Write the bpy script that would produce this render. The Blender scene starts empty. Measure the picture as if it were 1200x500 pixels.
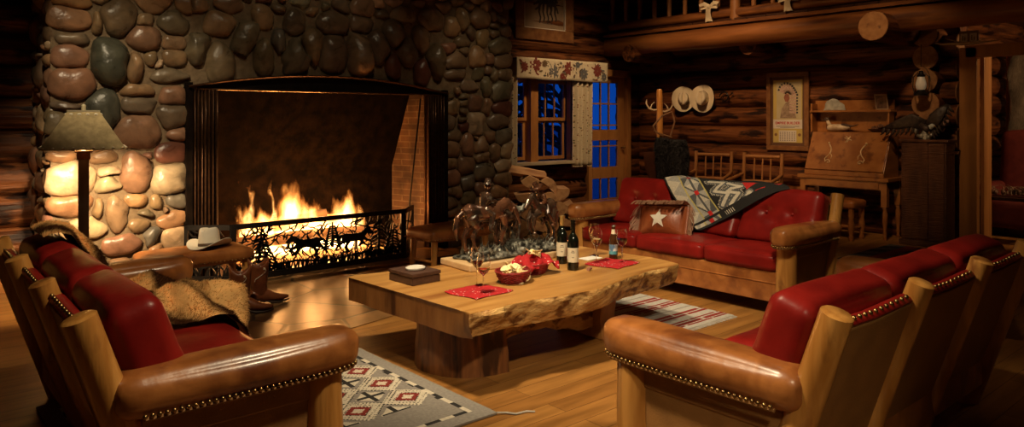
import bpy, bmesh, math, random
from math import sin, cos, pi, radians as RD, sqrt, atan2, exp
from mathutils import Vector, Matrix, noise as MN
sc = bpy.context.scene
COL = sc.collection
rnd = random.Random(7)

# ------------------------------------------------------------------ helpers
class G:
    """collects shapes; build() links them as ONE mesh object"""
    def __init__(s): s.v=[]; s.f=[]; s.m=[]; s.c=[]; s.mi=0; s.col=None; s.hascol=False; s.M=None
    def add(s, vs, fs, M=None):
        b=len(s.v)
        for p in vs:
            p=Vector(p)
            if M is not None: p=M@p
            if s.M is not None: p=s.M@p
            s.v.append(p); s.c.append(s.col or (1,1,1))
        if s.col: s.hascol=True
        for f in fs: s.f.append([b+i for i in f]); s.m.append(s.mi)
        return s
    def box(s, x0,x1,y0,y1,z0,z1, M=None):
        return s.add([(x0,y0,z0),(x1,y0,z0),(x1,y1,z0),(x0,y1,z0),(x0,y0,z1),(x1,y0,z1),(x1,y1,z1),(x0,y1,z1)],
              [(0,3,2,1),(4,5,6,7),(0,1,5,4),(1,2,6,5),(2,3,7,6),(3,0,4,7)],M)
    def bar(s, p0, p1, w, h, up=(0,0,1)):
        p0=Vector(p0); p1=Vector(p1); d=(p1-p0); L=d.length; d.normalize(); up=Vector(up)
        sd=d.cross(up)
        if sd.length<1e-4: sd=d.cross(Vector((0,1,0)))
        sd.normalize(); u=sd.cross(d).normalized()
        vs=[]
        for q in (p0,p1):
            for a,b in ((-1,-1),(1,-1),(1,1),(-1,1)): vs.append(q+sd*(a*w/2)+u*(b*h/2))
        return s.add(vs,[(0,1,2,3),(7,6,5,4),(0,4,5,1),(1,5,6,2),(2,6,7,3),(3,7,4,0)])
    def tube(s, pts, rad, seg=12, caps=True, sy=1.0, wob=0.0, up=None, M=None):
        pts=[Vector(p) for p in pts]; n=len(pts)
        if not hasattr(rad,'__len__'): rad=[rad]*n
        vs=[]; fs=[]; pu=None
        for i,p in enumerate(pts):
            d=(pts[min(i+1,n-1)]-pts[max(i-1,0)]).normalized()
            if pu is None:
                ref=Vector(up) if up else (Vector((0,0,1)) if abs(d.z)<.9 else Vector((0,1,0)))
            else: ref=pu
            u=(ref-d*ref.dot(d))
            if u.length<1e-5: u=Vector((1,0,0))-d*d.x
            u.normalize(); pu=u; w=d.cross(u)
            r=rad[i]
            ra,rb = r if hasattr(r,'__len__') else (r,r*sy)
            for k in range(seg):
                a=2*pi*k/seg
                q=1.0
                if wob: q=1+wob*MN.noise(p*3.1+Vector((cos(a),sin(a),0))*1.2)
                vs.append(p+w*(ra*q*cos(a))+u*(rb*q*sin(a)))
        for i in range(n-1):
            for k in range(seg):
                a=i*seg+k; b=i*seg+(k+1)%seg
                fs.append((a,b,b+seg,a+seg))
        if caps:
            fs.append(tuple(reversed(range(seg)))); fs.append(tuple((n-1)*seg+k for k in range(seg)))
        return s.add(vs,fs,M)
    def cyl(s, p0, p1, r, r1=None, seg=16, **k): return s.tube([p0,p1],[r,r if r1 is None else r1],seg,**k)
    def lathe(s, prof, seg=24, loc=(0,0,0), M=None, sx=1, sy=1):
        vs=[]; fs=[]; n=len(prof)
        for r,z in prof:
            for k in range(seg):
                a=2*pi*k/seg; vs.append((loc[0]+r*sx*cos(a),loc[1]+r*sy*sin(a),loc[2]+z))
        for i in range(n-1):
            for k in range(seg):
                a=i*seg+k; b=i*seg+(k+1)%seg; fs.append((a,b,b+seg,a+seg))
        if prof[0][0]>1e-5: fs.append(tuple(reversed(range(seg))))
        if prof[-1][0]>1e-5: fs.append(tuple((n-1)*seg+k for k in range(seg)))
        return s.add(vs,fs,M)
    def ell(s, c, r, seg=16, rings=10, M=None):
        if not hasattr(r,'__len__'): r=(r,r,r)
        vs=[]; fs=[]
        for i in range(rings+1):
            t=pi*i/rings
            for k in range(seg):
                a=2*pi*k/seg; vs.append((c[0]+r[0]*sin(t)*cos(a),c[1]+r[1]*sin(t)*sin(a),c[2]-r[2]*cos(t)))
        for i in range(rings):
            for k in range(seg):
                a=i*seg+k; b=i*seg+(k+1)%seg; fs.append((a,b,b+seg,a+seg))
        return s.add(vs,fs,M)
    def prism(s, out, y0, y1, M=None):
        """outline in (x,z), extruded from y0 to y1"""
        n=len(out); vs=[(x,y0,z) for x,z in out]+[(x,y1,z) for x,z in out]
        fs=[tuple(range(n)),tuple(reversed(range(n,2*n)))]
        for i in range(n): j=(i+1)%n; fs.append((j,i,i+n,j+n))
        return s.add(vs,fs,M)
    def prismz(s, out, z0, z1, M=None):
        n=len(out); vs=[(x,y,z0) for x,y in out]+[(x,y,z1) for x,y in out]
        fs=[tuple(reversed(range(n))),tuple(range(n,2*n))]
        for i in range(n): j=(i+1)%n; fs.append((i,j,j+n,i+n))
        return s.add(vs,fs,M)
    def ribbon(s, pts, ws, y=0):
        """flat tapered strip in the (x,z) plane"""
        n=len(pts); vs=[]
        if not hasattr(ws,'__len__'): ws=[ws]*n
        for i,p in enumerate(pts):
            a=pts[max(i-1,0)]; b=pts[min(i+1,n-1)]
            dx,dz=b[0]-a[0],b[1]-a[1]; L=sqrt(dx*dx+dz*dz) or 1
            nx,nz=-dz/L,dx/L; w=ws[i]/2
            vs+=[(p[0]+nx*w,y,p[1]+nz*w),(p[0]-nx*w,y,p[1]-nz*w)]
        return s.add(vs,[(2*i,2*i+1,2*i+3,2*i+2) for i in range(n-1)])
    def grid(s, nu, nv, f, mf=None, M=None):
        vs=[f(i/nu,j/nv) for j in range(nv+1) for i in range(nu+1)]
        b=len(s.v); s.add(vs,[],M)
        for j in range(nv):
            for i in range(nu):
                a=b+j*(nu+1)+i
                s.f.append([a,a+1,a+nu+2,a+nu+1]); s.m.append(mf((i+.5)/nu,(j+.5)/nv) if mf else s.mi)
        return s
    def rbox(s, h, r, n=10, bulge=(0,0,0), f=None, M=None):
        """rounded padded block, half sizes h, corner radius r"""
        bm=bmesh.new(); bmesh.ops.create_cube(bm,size=2)
        bmesh.ops.subdivide_edges(bm,edges=bm.edges[:],cuts=n,use_grid_fill=True)
        for v in bm.verts:
            p=[math.copysign(abs(c)**.75,c) if abs(c)<1 else c for c in v.co]
            q=[p[i]*h[i] for i in range(3)]
            inn=Vector([max(-(h[i]-r),min(h[i]-r,q[i])) for i in range(3)])
            d=Vector(q)-inn
            if d.length>1e-6:
                m=max(abs(d.x),abs(d.y),abs(d.z)); d=d.normalized()*m
            o=inn+d
            e=[1-p[i]*p[i] for i in range(3)]
            o.x+=math.copysign(bulge[0],p[0])*e[1]*e[2]*abs(p[0])
            o.y+=math.copysign(bulge[1],p[1])*e[0]*e[2]*abs(p[1])
            o.z+=math.copysign(bulge[2],p[2])*e[0]*e[1]*abs(p[2])
            if f: o=Vector(f(o,p))
            v.co=o
        bm.verts.index_update()
        s.add([v.co.copy() for v in bm.verts],[[v.index for v in fc.verts] for fc in bm.faces],M)
        bm.free(); return s
    def build(s, name, mat, parent=None, smooth=True, ang=40, bevel=0, remesh=0, solid=0, sub=0, loc=None, off=0):
        me=bpy.data.meshes.new(name); me.from_pydata([tuple(p) for p in s.v],[],s.f)
        mats=mat if isinstance(mat,(list,tuple)) else [mat]
        for m in mats: me.materials.append(m)
        me.polygons.foreach_set('material_index',s.m)
        if s.hascol:
            at=me.color_attributes.new('Col','FLOAT_COLOR','POINT')
            fl=[]
            for c in s.c: fl+=[c[0],c[1],c[2],1.0]
            at.data.foreach_set('color',fl)
        me.validate()
        if smooth:
            me.shade_smooth(); me.set_sharp_from_angle(angle=RD(ang))
        o=bpy.data.objects.new(name,me); COL.objects.link(o)
        if parent is not None: o.parent=parent
        if loc: o.location=loc
        if remesh:
            m=o.modifiers.new('r','REMESH'); m.mode='VOXEL'; m.voxel_size=remesh; m.use_smooth_shade=True
            m=o.modifiers.new('s','SMOOTH'); m.iterations=3; m.factor=.5
        if solid:
            m=o.modifiers.new('t','SOLIDIFY'); m.thickness=solid; m.offset=off
        if bevel:
            m=o.modifiers.new('b','BEVEL'); m.width=bevel; m.segments=2; m.limit_method='ANGLE'; m.angle_limit=RD(35)
        if sub:
            m=o.modifiers.new('u','SUBSURF'); m.levels=sub; m.render_levels=sub
        return o

def tag(o,label=None,cat=None,group=None,kind=None):
    if label: o['label']=label
    if cat: o['category']=cat
    if group: o['group']=group
    if kind: o['kind']=kind
    return o
def T(name,label,cat,loc=(0,0,0),rz=0,group=None,rot=None):
    o=bpy.data.objects.new(name,None); COL.objects.link(o); o.empty_display_size=.05
    o.location=loc; o.rotation_euler=rot or (0,0,rz)
    return tag(o,label,cat,group)
def S(o): return tag(o,kind='structure')
def dup(root,loc,rz=0,label=None,rot=None,scale=None):
    r=root.copy(); COL.objects.link(r); r.location=loc; r.rotation_euler=rot or (0,0,rz)
    if scale: r.scale=scale
    if label: r['label']=label
    for ch in list(root.children):
        c=ch.copy(); COL.objects.link(c); c.parent=r
        for g in list(ch.children):
            d=g.copy(); COL.objects.link(d); d.parent=c
    return r

# ------------------------------------------------------------------ materials
def ND(nt,t,**k):
    n=nt.nodes.new(t)
    for a,b in k.items():
        if a=='op': n.operation=b
        else: setattr(n,a,b)
    return n
def M(name,c1,c2=None,sc_=5,st=(1,1,1),det=6,dist=0.0,r=.5,r2=None,metal=0,bump=0,bsc=None,bst=None,bd=.01,coat=0,
      ramp=(.35,.65),c3=None,sc3=2,r3=(.55,.7),st3=None,attr=False,trans=0,ior=1.45,sss=0,emit=None,es=0,sheen=0,spec=.5):
    m=bpy.data.materials.new(name); m.use_nodes=True; nt=m.node_tree; L=nt.links.new
    P=nt.nodes['Principled BSDF']
    tc=ND(nt,'ShaderNodeTexCoord')
    def mapped(s):
        mp=ND(nt,'ShaderNodeMapping'); mp.inputs['Scale'].default_value=s; L(tc.outputs['Object'],mp.inputs['Vector']); return mp.outputs[0]
    P.inputs['Base Color'].default_value=(*c1,1)
    out=None
    if c2 or attr:
        n=ND(nt,'ShaderNodeTexNoise'); n.inputs['Scale'].default_value=sc_; n.inputs['Detail'].default_value=det
        n.inputs['Distortion'].default_value=dist; L(mapped(st),n.inputs['Vector'])
        cr=ND(nt,'ShaderNodeValToRGB'); cr.color_ramp.elements[0].position=ramp[0]; cr.color_ramp.elements[1].position=ramp[1]
        cr.color_ramp.elements[0].color=(*c1,1); cr.color_ramp.elements[1].color=(*(c2 or c1),1)
        L(n.outputs['Fac'],cr.inputs['Fac']); out=cr.outputs['Color']
        if r2 is not None:
            mr=ND(nt,'ShaderNodeMapRange'); mr.inputs['To Min'].default_value=r; mr.inputs['To Max'].default_value=r2
            L(n.outputs['Fac'],mr.inputs['Value']); L(mr.outputs[0],P.inputs['Roughness'])
        if attr:
            va=ND(nt,'ShaderNodeVertexColor',layer_name='Col')
            mx=ND(nt,'ShaderNodeMix',data_type='RGBA',blend_type='MULTIPLY'); mx.inputs[0].default_value=1
            L(va.outputs['Color'],mx.inputs[6]); L(out,mx.inputs[7]); out=mx.outputs[2]
    if c3:
        n=ND(nt,'ShaderNodeTexNoise'); n.inputs['Scale'].default_value=sc3; n.inputs['Detail'].default_value=6
        L(mapped(st3 or st),n.inputs['Vector'])
        cr=ND(nt,'ShaderNodeValToRGB'); cr.color_ramp.elements[0].position=r3[0]; cr.color_ramp.elements[1].position=r3[1]
        cr.color_ramp.elements[0].color=(0,0,0,1); cr.color_ramp.elements[1].color=(1,1,1,1)
        L(n.outputs['Fac'],cr.inputs['Fac'])
        mx=ND(nt,'ShaderNodeMix',data_type='RGBA'); L(cr.outputs['Color'],mx.inputs[0])
        if out: L(out,mx.inputs[6])
        else: mx.inputs[6].default_value=(*c1,1)
        mx.inputs[7].default_value=(*c3,1); out=mx.outputs[2]
    if out: L(out,P.inputs['Base Color'])
    if r2 is None: P.inputs['Roughness'].default_value=r
    P.inputs['Metallic'].default_value=metal
    P.inputs['Specular IOR Level'].default_value=spec
    if coat: P.inputs['Coat Weight'].default_value=coat; P.inputs['Coat Roughness'].default_value=.15
    if trans: P.inputs['Transmission Weight'].default_value=trans
    P.inputs['IOR'].default_value=ior
    if sheen: P.inputs['Sheen Weight'].default_value=sheen
    if emit: P.inputs['Emission Color'].default_value=(*emit,1); P.inputs['Emission Strength'].default_value=es
    if bump:
        n=ND(nt,'ShaderNodeTexNoise'); n.inputs['Scale'].default_value=bsc or sc_; n.inputs['Detail'].default_value=6
        L(mapped(bst or st),n.inputs['Vector'])
        b=ND(nt,'ShaderNodeBump'); b.inputs['Strength'].default_value=bump; b.inputs['Distance'].default_value=bd
        L(n.outputs['Fac'],b.inputs['Height']); L(b.outputs[0],P.inputs['Normal'])
    m['P']=1
    return m
m_log=M('log_wood',(.060,.018,.006),(.20,.070,.022),sc_=17,st=(.08,1,1),det=9,dist=.6,r=.34,r2=.6,bump=1,bsc=20,bd=.03,c3=(.018,.006,.003),sc3=9,r3=(.52,.62),st3=(.3,1,1),spec=.25)
m_logy=M('log_wood_y',(.060,.018,.006),(.22,.076,.022),sc_=17,st=(1,.08,1),det=9,dist=.6,r=.34,r2=.6,bump=1,bsc=20,bd=.03,c3=(.018,.006,.003),sc3=9,r3=(.52,.62),st3=(1,.3,1),spec=.3)
m_logend=M('log_end',(.30,.15,.055),(.20,.09,.03),sc_=16,r=.7,bump=.3)
m_beam=M('beam_wood',(.14,.048,.013),(.30,.115,.032),sc_=9,st=(1,.12,1),r=.42,bump=.5,bsc=14,bd=.015,c3=(.07,.022,.008),sc3=5,r3=(.55,.66))
m_pine=M('pine_post',(.36,.145,.028),(.58,.28,.07),sc_=16,st=(1,1,.10),det=8,dist=.5,r=.30,bump=.4,bsc=34,bst=(1,1,.1),c3=(.20,.07,.018),sc3=7,r3=(.60,.70),st3=(1,1,.45),coat=.25)
m_red=M('red_leather',(.18,.009,.007),(.26,.014,.010),sc_=6,det=4,r=.34,bump=.4,bsc=17,bd=.006,spec=.25,c3=(.13,.007,.006),sc3=4,r3=(.5,.8))
m_tan=M('tan_leather',(.26,.085,.020),(.42,.155,.040),sc_=8,det=9,dist=.8,r=.26,r2=.45,bump=.4,bsc=20,bd=.005,coat=.2,c3=(.15,.042,.012),sc3=5,r3=(.52,.68))
m_tanb=M('tan_leather_back',(.24,.115,.036),(.31,.15,.045),sc_=9,r=.42,r2=.55,bump=.5,bsc=160,bd=.003)
m_brass=M('antique_brass',(.42,.27,.10),(.24,.15,.06),sc_=20,r=.32,metal=1)
m_black=M('black_iron',(.012,.010,.009),(.022,.018,.015),sc_=10,r=.42,metal=.6,bump=.2,bsc=60)
m_bronzefr=M('dark_bronze_mesh',(.05,.022,.010),(.10,.045,.02),sc_=30,r=.4,metal=.7)
m_dark=M('dark_stain_wood',(.035,.012,.006),(.07,.025,.010),sc_=12,st=(1,1,.15),r=.4)
m_oak=M('oak_wood',(.28,.115,.032),(.40,.175,.05),sc_=12,st=(.12,1,1),r=.32,bump=.15,c3=(.18,.06,.016),sc3=9,r3=(.55,.7))
m_oakz=M('oak_wood_z',(.30,.13,.036),(.42,.19,.055),sc_=12,st=(1,1,.12),r=.35,bump=.15)
m_white=M('white_felt',(.78,.72,.60),(.70,.63,.50),sc_=6,r=.85,bump=.15,bsc=80)
m_black_cloth=M('black_cloth',(.010,.009,.009),r=.9)
m_glass=M('clear_glass',(1,1,1),r=.0,trans=1,ior=1.45)
m_pane=M('window_glass',(.92,.96,1),r=.0,trans=1,ior=1.01)
# ------------------------------------------------------------------ camera
cam=bpy.data.cameras.new('camera'); co=bpy.data.objects.new('camera',cam); COL.objects.link(co)
YAW=math.atan(1000/866)
co.location=(0,0,1.45); co.rotation_euler=(pi/2,0,-(pi/2-YAW)); cam.sensor_width=36; cam.lens=866/1200*36; cam.shift_y=-110/1200
cam.clip_start=.05; cam.clip_end=200
sc.camera=co
sc.view_settings.view_transform='Standard'; sc.view_settings.look='None'; sc.view_settings.gamma=1; sc.view_settings.exposure=.12
sc.view_settings.use_curve_mapping=False
CY,SY=cos(YAW),sin(YAW)
def ray(px): t=(px-600)/866; return CY+SY*t, SY-CY*t
def wallY(px,py,Y):
    a,b=ray(px); d=Y/b; return a*d, 1.45-(py-140)*d/866
def wallX(px,py,X):
    a,b=ray(px); d=X/a; return b*d, 1.45-(py-140)*d/866

# ------------------------------------------------------------------ floor
def floor_mat():
    m=bpy.data.materials.new('oak_floor'); m.use_nodes=True; nt=m.node_tree; L=nt.links.new; P=nt.nodes['Principled BSDF']
    tc=ND(nt,'ShaderNodeTexCoord')
    br=ND(nt,'ShaderNodeTexBrick'); br.offset=.37; br.inputs['Scale'].default_value=1; br.inputs['Brick Width'].default_value=1.6
    br.inputs['Row Height'].default_value=.13; br.inputs['Mortar Size'].default_value=.0018; br.inputs['Bias'].default_value=0
    br.inputs['Color1'].default_value=(.36,.175,.045,1); br.inputs['Color2'].default_value=(.27,.122,.03,1); br.inputs['Mortar'].default_value=(.05,.018,.006,1)
    L(tc.outputs['Object'],br.inputs['Vector'])
    mp=ND(nt,'ShaderNodeMapping'); mp.inputs['Scale'].default_value=(.12,1,1); L(tc.outputs['Object'],mp.inputs['Vector'])
    n=ND(nt,'ShaderNodeTexNoise'); n.inputs['Scale'].default_value=16; n.inputs['Detail'].default_value=8; L(mp.outputs[0],n.inputs['Vector'])
    cr=ND(nt,'ShaderNodeValToRGB'); cr.color_ramp.elements[0].position=.3; cr.color_ramp.elements[1].position=.7
    cr.color_ramp.elements[0].color=(.6,.55,.5,1); cr.color_ramp.elements[1].color=(1.15,1.1,1.05,1); L(n.outputs['Fac'],cr.inputs['Fac'])
    mx=ND(nt,'ShaderNodeMix',data_type='RGBA',blend_type='MULTIPLY'); mx.inputs[0].default_value=1
    L(br.outputs['Color'],mx.inputs[6]); L(cr.outputs[0],mx.inputs[7]); L(mx.outputs[2],P.inputs['Base Color'])
    P.inputs['Roughness'].default_value=.4; P.inputs['Specular IOR Level'].default_value=.35
    b=ND(nt,'ShaderNodeBump'); b.inputs['Strength'].default_value=.25; b.inputs['Distance'].default_value=.004; L(br.outputs['Fac'],b.inputs['Height']); b.invert=True
    L(b.outputs[0],P.inputs['Normal'])
    return m
def flag_mat():
    m=bpy.data.materials.new('flagstone'); m.use_nodes=True; nt=m.node_tree; L=nt.links.new; P=nt.nodes['Principled BSDF']
    tc=ND(nt,'ShaderNodeTexCoord')
    n=ND(nt,'ShaderNodeTexNoise'); n.inputs['Scale'].default_value=2.2; n.inputs['Detail'].default_value=3; L(tc.outputs['Object'],n.inputs['Vector'])
    mx0=ND(nt,'ShaderNodeMix',data_type='RGBA'); mx0.inputs[0].default_value=.10; L(tc.outputs['Object'],mx0.inputs[6]); L(n.outputs['Color'],mx0.inputs[7])
    v=ND(nt,'ShaderNodeTexVoronoi',feature='DISTANCE_TO_EDGE'); v.inputs['Scale'].default_value=1.9; L(mx0.outputs[2],v.inputs['Vector'])
    v2=ND(nt,'ShaderNodeTexVoronoi',feature='F1'); v2.inputs['Scale'].default_value=1.9; L(mx0.outputs[2],v2.inputs['Vector'])
    hs=ND(nt,'ShaderNodeSeparateColor'); L(v2.outputs['Color'],hs.inputs[0])
    cr=ND(nt,'ShaderNodeValToRGB'); cr.color_ramp.elements[0].color=(.15,.075,.03,1); cr.color_ramp.elements[1].color=(.30,.16,.06,1); L(hs.outputs[0],cr.inputs['Fac'])
    n2=ND(nt,'ShaderNodeTexNoise'); n2.inputs['Scale'].default_value=7; n2.inputs['Detail'].default_value=8; L(tc.outputs['Object'],n2.inputs['Vector'])
    c2=ND(nt,'ShaderNodeValToRGB'); c2.color_ramp.elements[0].position=.3; c2.color_ramp.elements[1].position=.7; c2.color_ramp.elements[0].color=(.6,.6,.6,1); c2.color_ramp.elements[1].color=(1.2,1.15,1.1,1); L(n2.outputs['Fac'],c2.inputs['Fac'])
    mx=ND(nt,'ShaderNodeMix',data_type='RGBA',blend_type='MULTIPLY'); mx.inputs[0].default_value=1; L(cr.outputs[0],mx.inputs[6]); L(c2.outputs[0],mx.inputs[7])
    gt=ND(nt,'ShaderNodeValToRGB'); gt.color_ramp.elements[0].position=.012; gt.color_ramp.elements[1].position=.028; L(v.outputs['Distance'],gt.inputs['Fac'])
    mx2=ND(nt,'ShaderNodeMix',data_type='RGBA'); L(gt.outputs[0],mx2.inputs[0]); mx2.inputs[6].default_value=(.035,.02,.01,1); L(mx.outputs[2],mx2.inputs[7])
    L(mx2.outputs[2],P.inputs['Base Color']); P.inputs['Roughness'].default_value=.3
    b=ND(nt,'ShaderNodeBump'); b.inputs['Strength'].default_value=.3; b.inputs['Distance'].default_value=.004
    ad=ND(nt,'ShaderNodeMath',op='ADD'); L(gt.outputs[0],ad.inputs[0]); ml=ND(nt,'ShaderNodeMath',op='MULTIPLY'); L(n2.outputs['Fac'],ml.inputs[0]); ml.inputs[1].default_value=.8; L(ml.outputs[0],ad.inputs[1])
    L(ad.outputs[0],b.inputs['Height']); L(b.outputs[0],P.inputs['Normal'])
    return m
m_floor=floor_mat(); m_flag=flag_mat()
g=G(); g.box(-2.9,13.6,-1.9,8.2,-.1,0); S(g.build('floor',m_floor,smooth=False))
g=G(); g.prismz([(.9,7.0),(.9,4.75),(1.4,4.62),(2.0,4.7),(2.5,4.6),(3.0,4.72),(3.6,4.6),(4.3,4.7),(5.0,4.6),(5.9,4.7),(5.95,7.0)],-.02,.006)
S(g.build('floor_hearth',m_flag,smooth=False))
g=G(); g.prismz([(2.0,6.9),(2.0,6.3),(4.7,6.25),(4.75,6.9)],0,.035); S(g.build('trim_hearth_ledge',m_flag,smooth=False,bevel=.008))

# ------------------------------------------------------------------ log walls
def logs(g, axis, c, a0, a1, z0, z1, holes=(), r=.15, step=.275, seg=16):
    z=z0+.12; k=0
    while z-r<z1:
        segs=[(a0,a1)]
        for (h0,h1,hz0,hz1) in holes:
            if hz0<z<hz1:
                ns=[]
                for s0,s1 in segs:
                    if h1<=s0 or h0>=s1: ns.append((s0,s1)); continue
                    if h0>s0: ns.append((s0,h0))
                    if h1<s1: ns.append((h1,s1))
                segs=ns
        for s0,s1 in segs:
            n=max(2,int((s1-s0)/.35)); pts=[]; rad=[]
            for i in range(n+1):
                a=s0+(s1-s0)*i/n; w=.012*MN.noise(Vector((a*.7,z*5,c)))
                rr=r*(1+.07*MN.noise(Vector((a*1.1,z*9,3))))
                pts.append((a,c+w,z+w) if axis=='x' else (c+w,a,z+w)); rad.append(rr)
            g.tube(pts,rad,seg,wob=.07)
        z+=step; k+=1
g=G(); logs(g,'x',7.62,-2.8,1.35,0,5.2); g.box(-2.8,1.3,7.66,7.8,0,5.2); S(g.build('wall_north_left',m_log))
HW=[(6.86,8.02,.80,2.1),(8.38,9.36,0,2.2)]
g=G(); logs(g,'x',8.03,5.6,9.9,0,5.2,HW); S(g.build('wall_north_right',m_log))
g=G(); logs(g,'y',9.78,3.12,8.1,0,2.72)
logs(g,'y',9.78,-1.8,8.1,2.9,5.2)
S(g.build('wall_east',m_logy))
g=G(); logs(g,'y',9.78,-1.8,1.5,0,2.72); S(g.build('wall_east_right',m_logy))
# round ends of the partition wall that crosses the log wall
for k,z in enumerate([.12+.275*i-.13 for i in range(1,10)]):
    pass
g=G(); g.mi=0
for k in range(10):
    z=.26+.275*k
    r=.148+.02*MN.noise(Vector((k*3.3,0,0)))
    g.mi=0; g.tube([(9.42+.03*(k%2),3.42,z),(10.2,3.42,z),(13.4,3.42,z)],[r,r,r],20,wob=.05)
    g.mi=1; g.tube([(9.413+.03*(k%2),3.42,z),(9.421+.03*(k%2),3.42,z)],[r*.97,r*.99],20)
S(g.build('wall_partition',[m_log,m_logend]))
g=G()
for k in range(9):
    z=.12+.275*k
    r=.135
    g.mi=0; g.tube([(9.66,3.3,z),(9.66,3.12,z)],[r*.9,r],18,wob=.05)
    g.mi=1; g.tube([(9.66,3.125,z),(9.66,3.112,z)],[r*1.0,r*.96],18)
S(g.build('trim_log_ends',[m_logy,m_logend]))
g=G(); g.box(-2.95,-2.8,-1.9,8.2,0,5.2); S(g.build('wall_west',m_dark,smooth=False))
g=G(); g.box(-2.9,13.6,-2.0,-1.85,0,5.2); S(g.build('wall_south',m_dark,smooth=False))
g=G(); g.box(-2.9,10.1,-1.9,8.3,5.2,5.3); S(g.build('ceiling',m_dark,smooth=False))
g=G(); g.box(-2.8,.0,-1.85,-1.83,.0,.12); S(g.build('baseboard_south',m_dark,smooth=False))
g=G(); g.box(-2.8,1.05,7.42,7.46,0,.14); S(g.build('baseboard_left',m_oak,smooth=False,bevel=.006))
g=G(); g.box(9.85,9.95,-1.85,3.3,2.72,5.2); g.box(9.85,9.95,3.3,8.2,0,5.2); g.box(9.85,9.95,-1.85,1.45,0,2.8); S(g.build('wall_east_backing',m_dark,smooth=False))
g=G(); g.box(5.6,6.8,8.1,8.16,0,5.2); g.box(8.06,8.34,8.1,8.16,0,5.2); g.box(9.4,9.95,8.1,8.16,0,5.2); g.box(6.8,8.06,8.1,8.16,0,.78); g.box(6.8,8.06,8.1,8.16,2.12,5.2); g.box(8.34,9.4,8.1,8.16,2.22,5.2)
g.box(1.0,6.0,7.9,8.0,0,5.2)
S(g.build('wall_north_backing',m_dark,smooth=False))
# the room past the doorway
g=G(); g.box(13.4,13.5,-1.8,3.6,0,2.9); g.box(9.9,13.5,3.55,3.65,0,2.9); S(g.build('wall_far_room',m_dark,smooth=False))
g=G(); g.box(9.96,13.5,-1.85,3.6,2.8,2.9); S(g.build('ceiling_far_room',m_dark,smooth=False))
# doorway casing
g=G(); g.box(9.52,9.62,2.90,3.08,0,2.28); g.box(9.64,9.9,2.86,2.90,0,2.28); g.box(9.52,9.62,1.2,3.02,2.16,2.3); g.box(9.52,9.62,1.2,1.38,0,2.16)
S(g.build('trim_doorway',m_oakz,smooth=False,bevel=.006))

# ------------------------------------------------------------------ window and glazed door in the north wall
def sash(g, x0,x1,z0,z1,y,cols,rows,fw=.05,mw=.022,th=.035):
    g.box(x0,x0+fw,y,y+th,z0,z1); g.box(x1-fw,x1,y,y+th,z0,z1); g.box(x0+fw,x1-fw,y,y+th,z0,z0+fw); g.box(x0+fw,x1-fw,y,y+th,z1-fw,z1)
    for i in range(1,cols):
        x=x0+fw+(x1-x0-2*fw)*i/cols; g.box(x-mw/2,x+mw/2,y+.004,y+th-.004,z0+fw,z1-fw)
    for j in range(1,rows):
        z=z0+fw+(z1-z0-2*fw)*j/rows; g.box(x0+fw,x1-fw,y+.006,y+th-.006,z-mw/2,z+mw/2)
m_winw=M('window_wood',(.30,.125,.035),(.42,.19,.055),sc_=10,st=(1,1,.2),r=.4,bump=.1)
w=T('window_1',None,None,(0,0,0)); S(w)
g=G(); g.box(6.74,6.86,7.84,7.93,.80,2.13); g.box(7.96,8.07,7.84,7.93,.80,2.13); g.box(6.86,7.96,7.84,7.93,2.03,2.13); g.box(7.155,7.30,7.845,7.98,.83,2.03)
g.box(6.74,6.78,7.93,8.12,.8,2.13); g.box(8.03,8.07,7.93,8.12,.8,2.13)
S(g.build('window_frame',m_winw,w,smooth=False,bevel=.004))
g=G(); sash(g,6.86,7.155,.86,1.45,7.97,1,1); sash(g,6.86,7.155,1.43,2.03,7.94,1,1)
S(g.build('window_sash_left',m_winw,w,smooth=False,bevel=.003))
g=G(); sash(g,7.30,7.96,.86,1.45,7.97,3,1,.05); sash(g,7.30,7.96,1.43,2.03,7.94,3,1,.05)
S(g.build('window_sash_right',m_winw,w,smooth=False,bevel=.003))
g=G(); g.box(6.86,7.155,7.985,7.99,.88,2.0); g.box(7.30,7.96,7.985,7.99,.88,2.0); S(g.build('window_pane',m_pane,w,smooth=False))
g=G(); g.box(6.70,8.12,7.74,7.95,.795,.84); S(g.build('window_sill',M('sill_paint',(.5,.40,.26),(.44,.34,.22),r=.5),w,smooth=False,bevel=.006))
d=T('door_1',None,None); S(d)
g=G(); g.box(8.36,8.44,7.84,7.98,0,2.22); g.box(9.27,9.36,7.84,7.98,0,2.22); g.box(8.36,9.36,7.84,7.98,2.13,2.24); S(g.build('door_frame',m_winw,d,smooth=False,bevel=.005))
g=G(); y0,y1=7.9,7.94
g.box(8.44,8.50,y0,y1,.02,2.13); g.box(9.10,9.26,y0,y1,.02,2.13); g.box(8.5,9.1,y0,y1,2.03,2.13); g.box(8.5,9.1,y0-.01,y1,1.12,1.29); g.box(8.5,9.1,y0-.01,y1,.52,.70); g.box(8.5,9.1,y0,y1,.02,.2)
for x in (8.70,8.90):
    g.box(x-.012,x+.012,y0+.005,y1-.005,.2,2.03)
for z in (1.36,1.70): g.box(8.5,9.1,y0+.006,y1-.006,z-.012,z+.012)
g.box(8.5,9.1,y0+.006,y1-.006,1.02,1.04)
S(g.build('door_leaf',m_winw,d,smooth=False,bevel=.003))
g=G(); g.box(8.5,9.1,7.918,7.922,.2,2.03); S(g.build('door_pane',m_pane,d,smooth=False))
g=G(); g.cyl((9.18,7.9,1.0),(9.18,7.85,1.0),.012); g.ell((9.18,7.84,1.0),.025); S(g.build('door_knob',m_brass,d))
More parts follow.
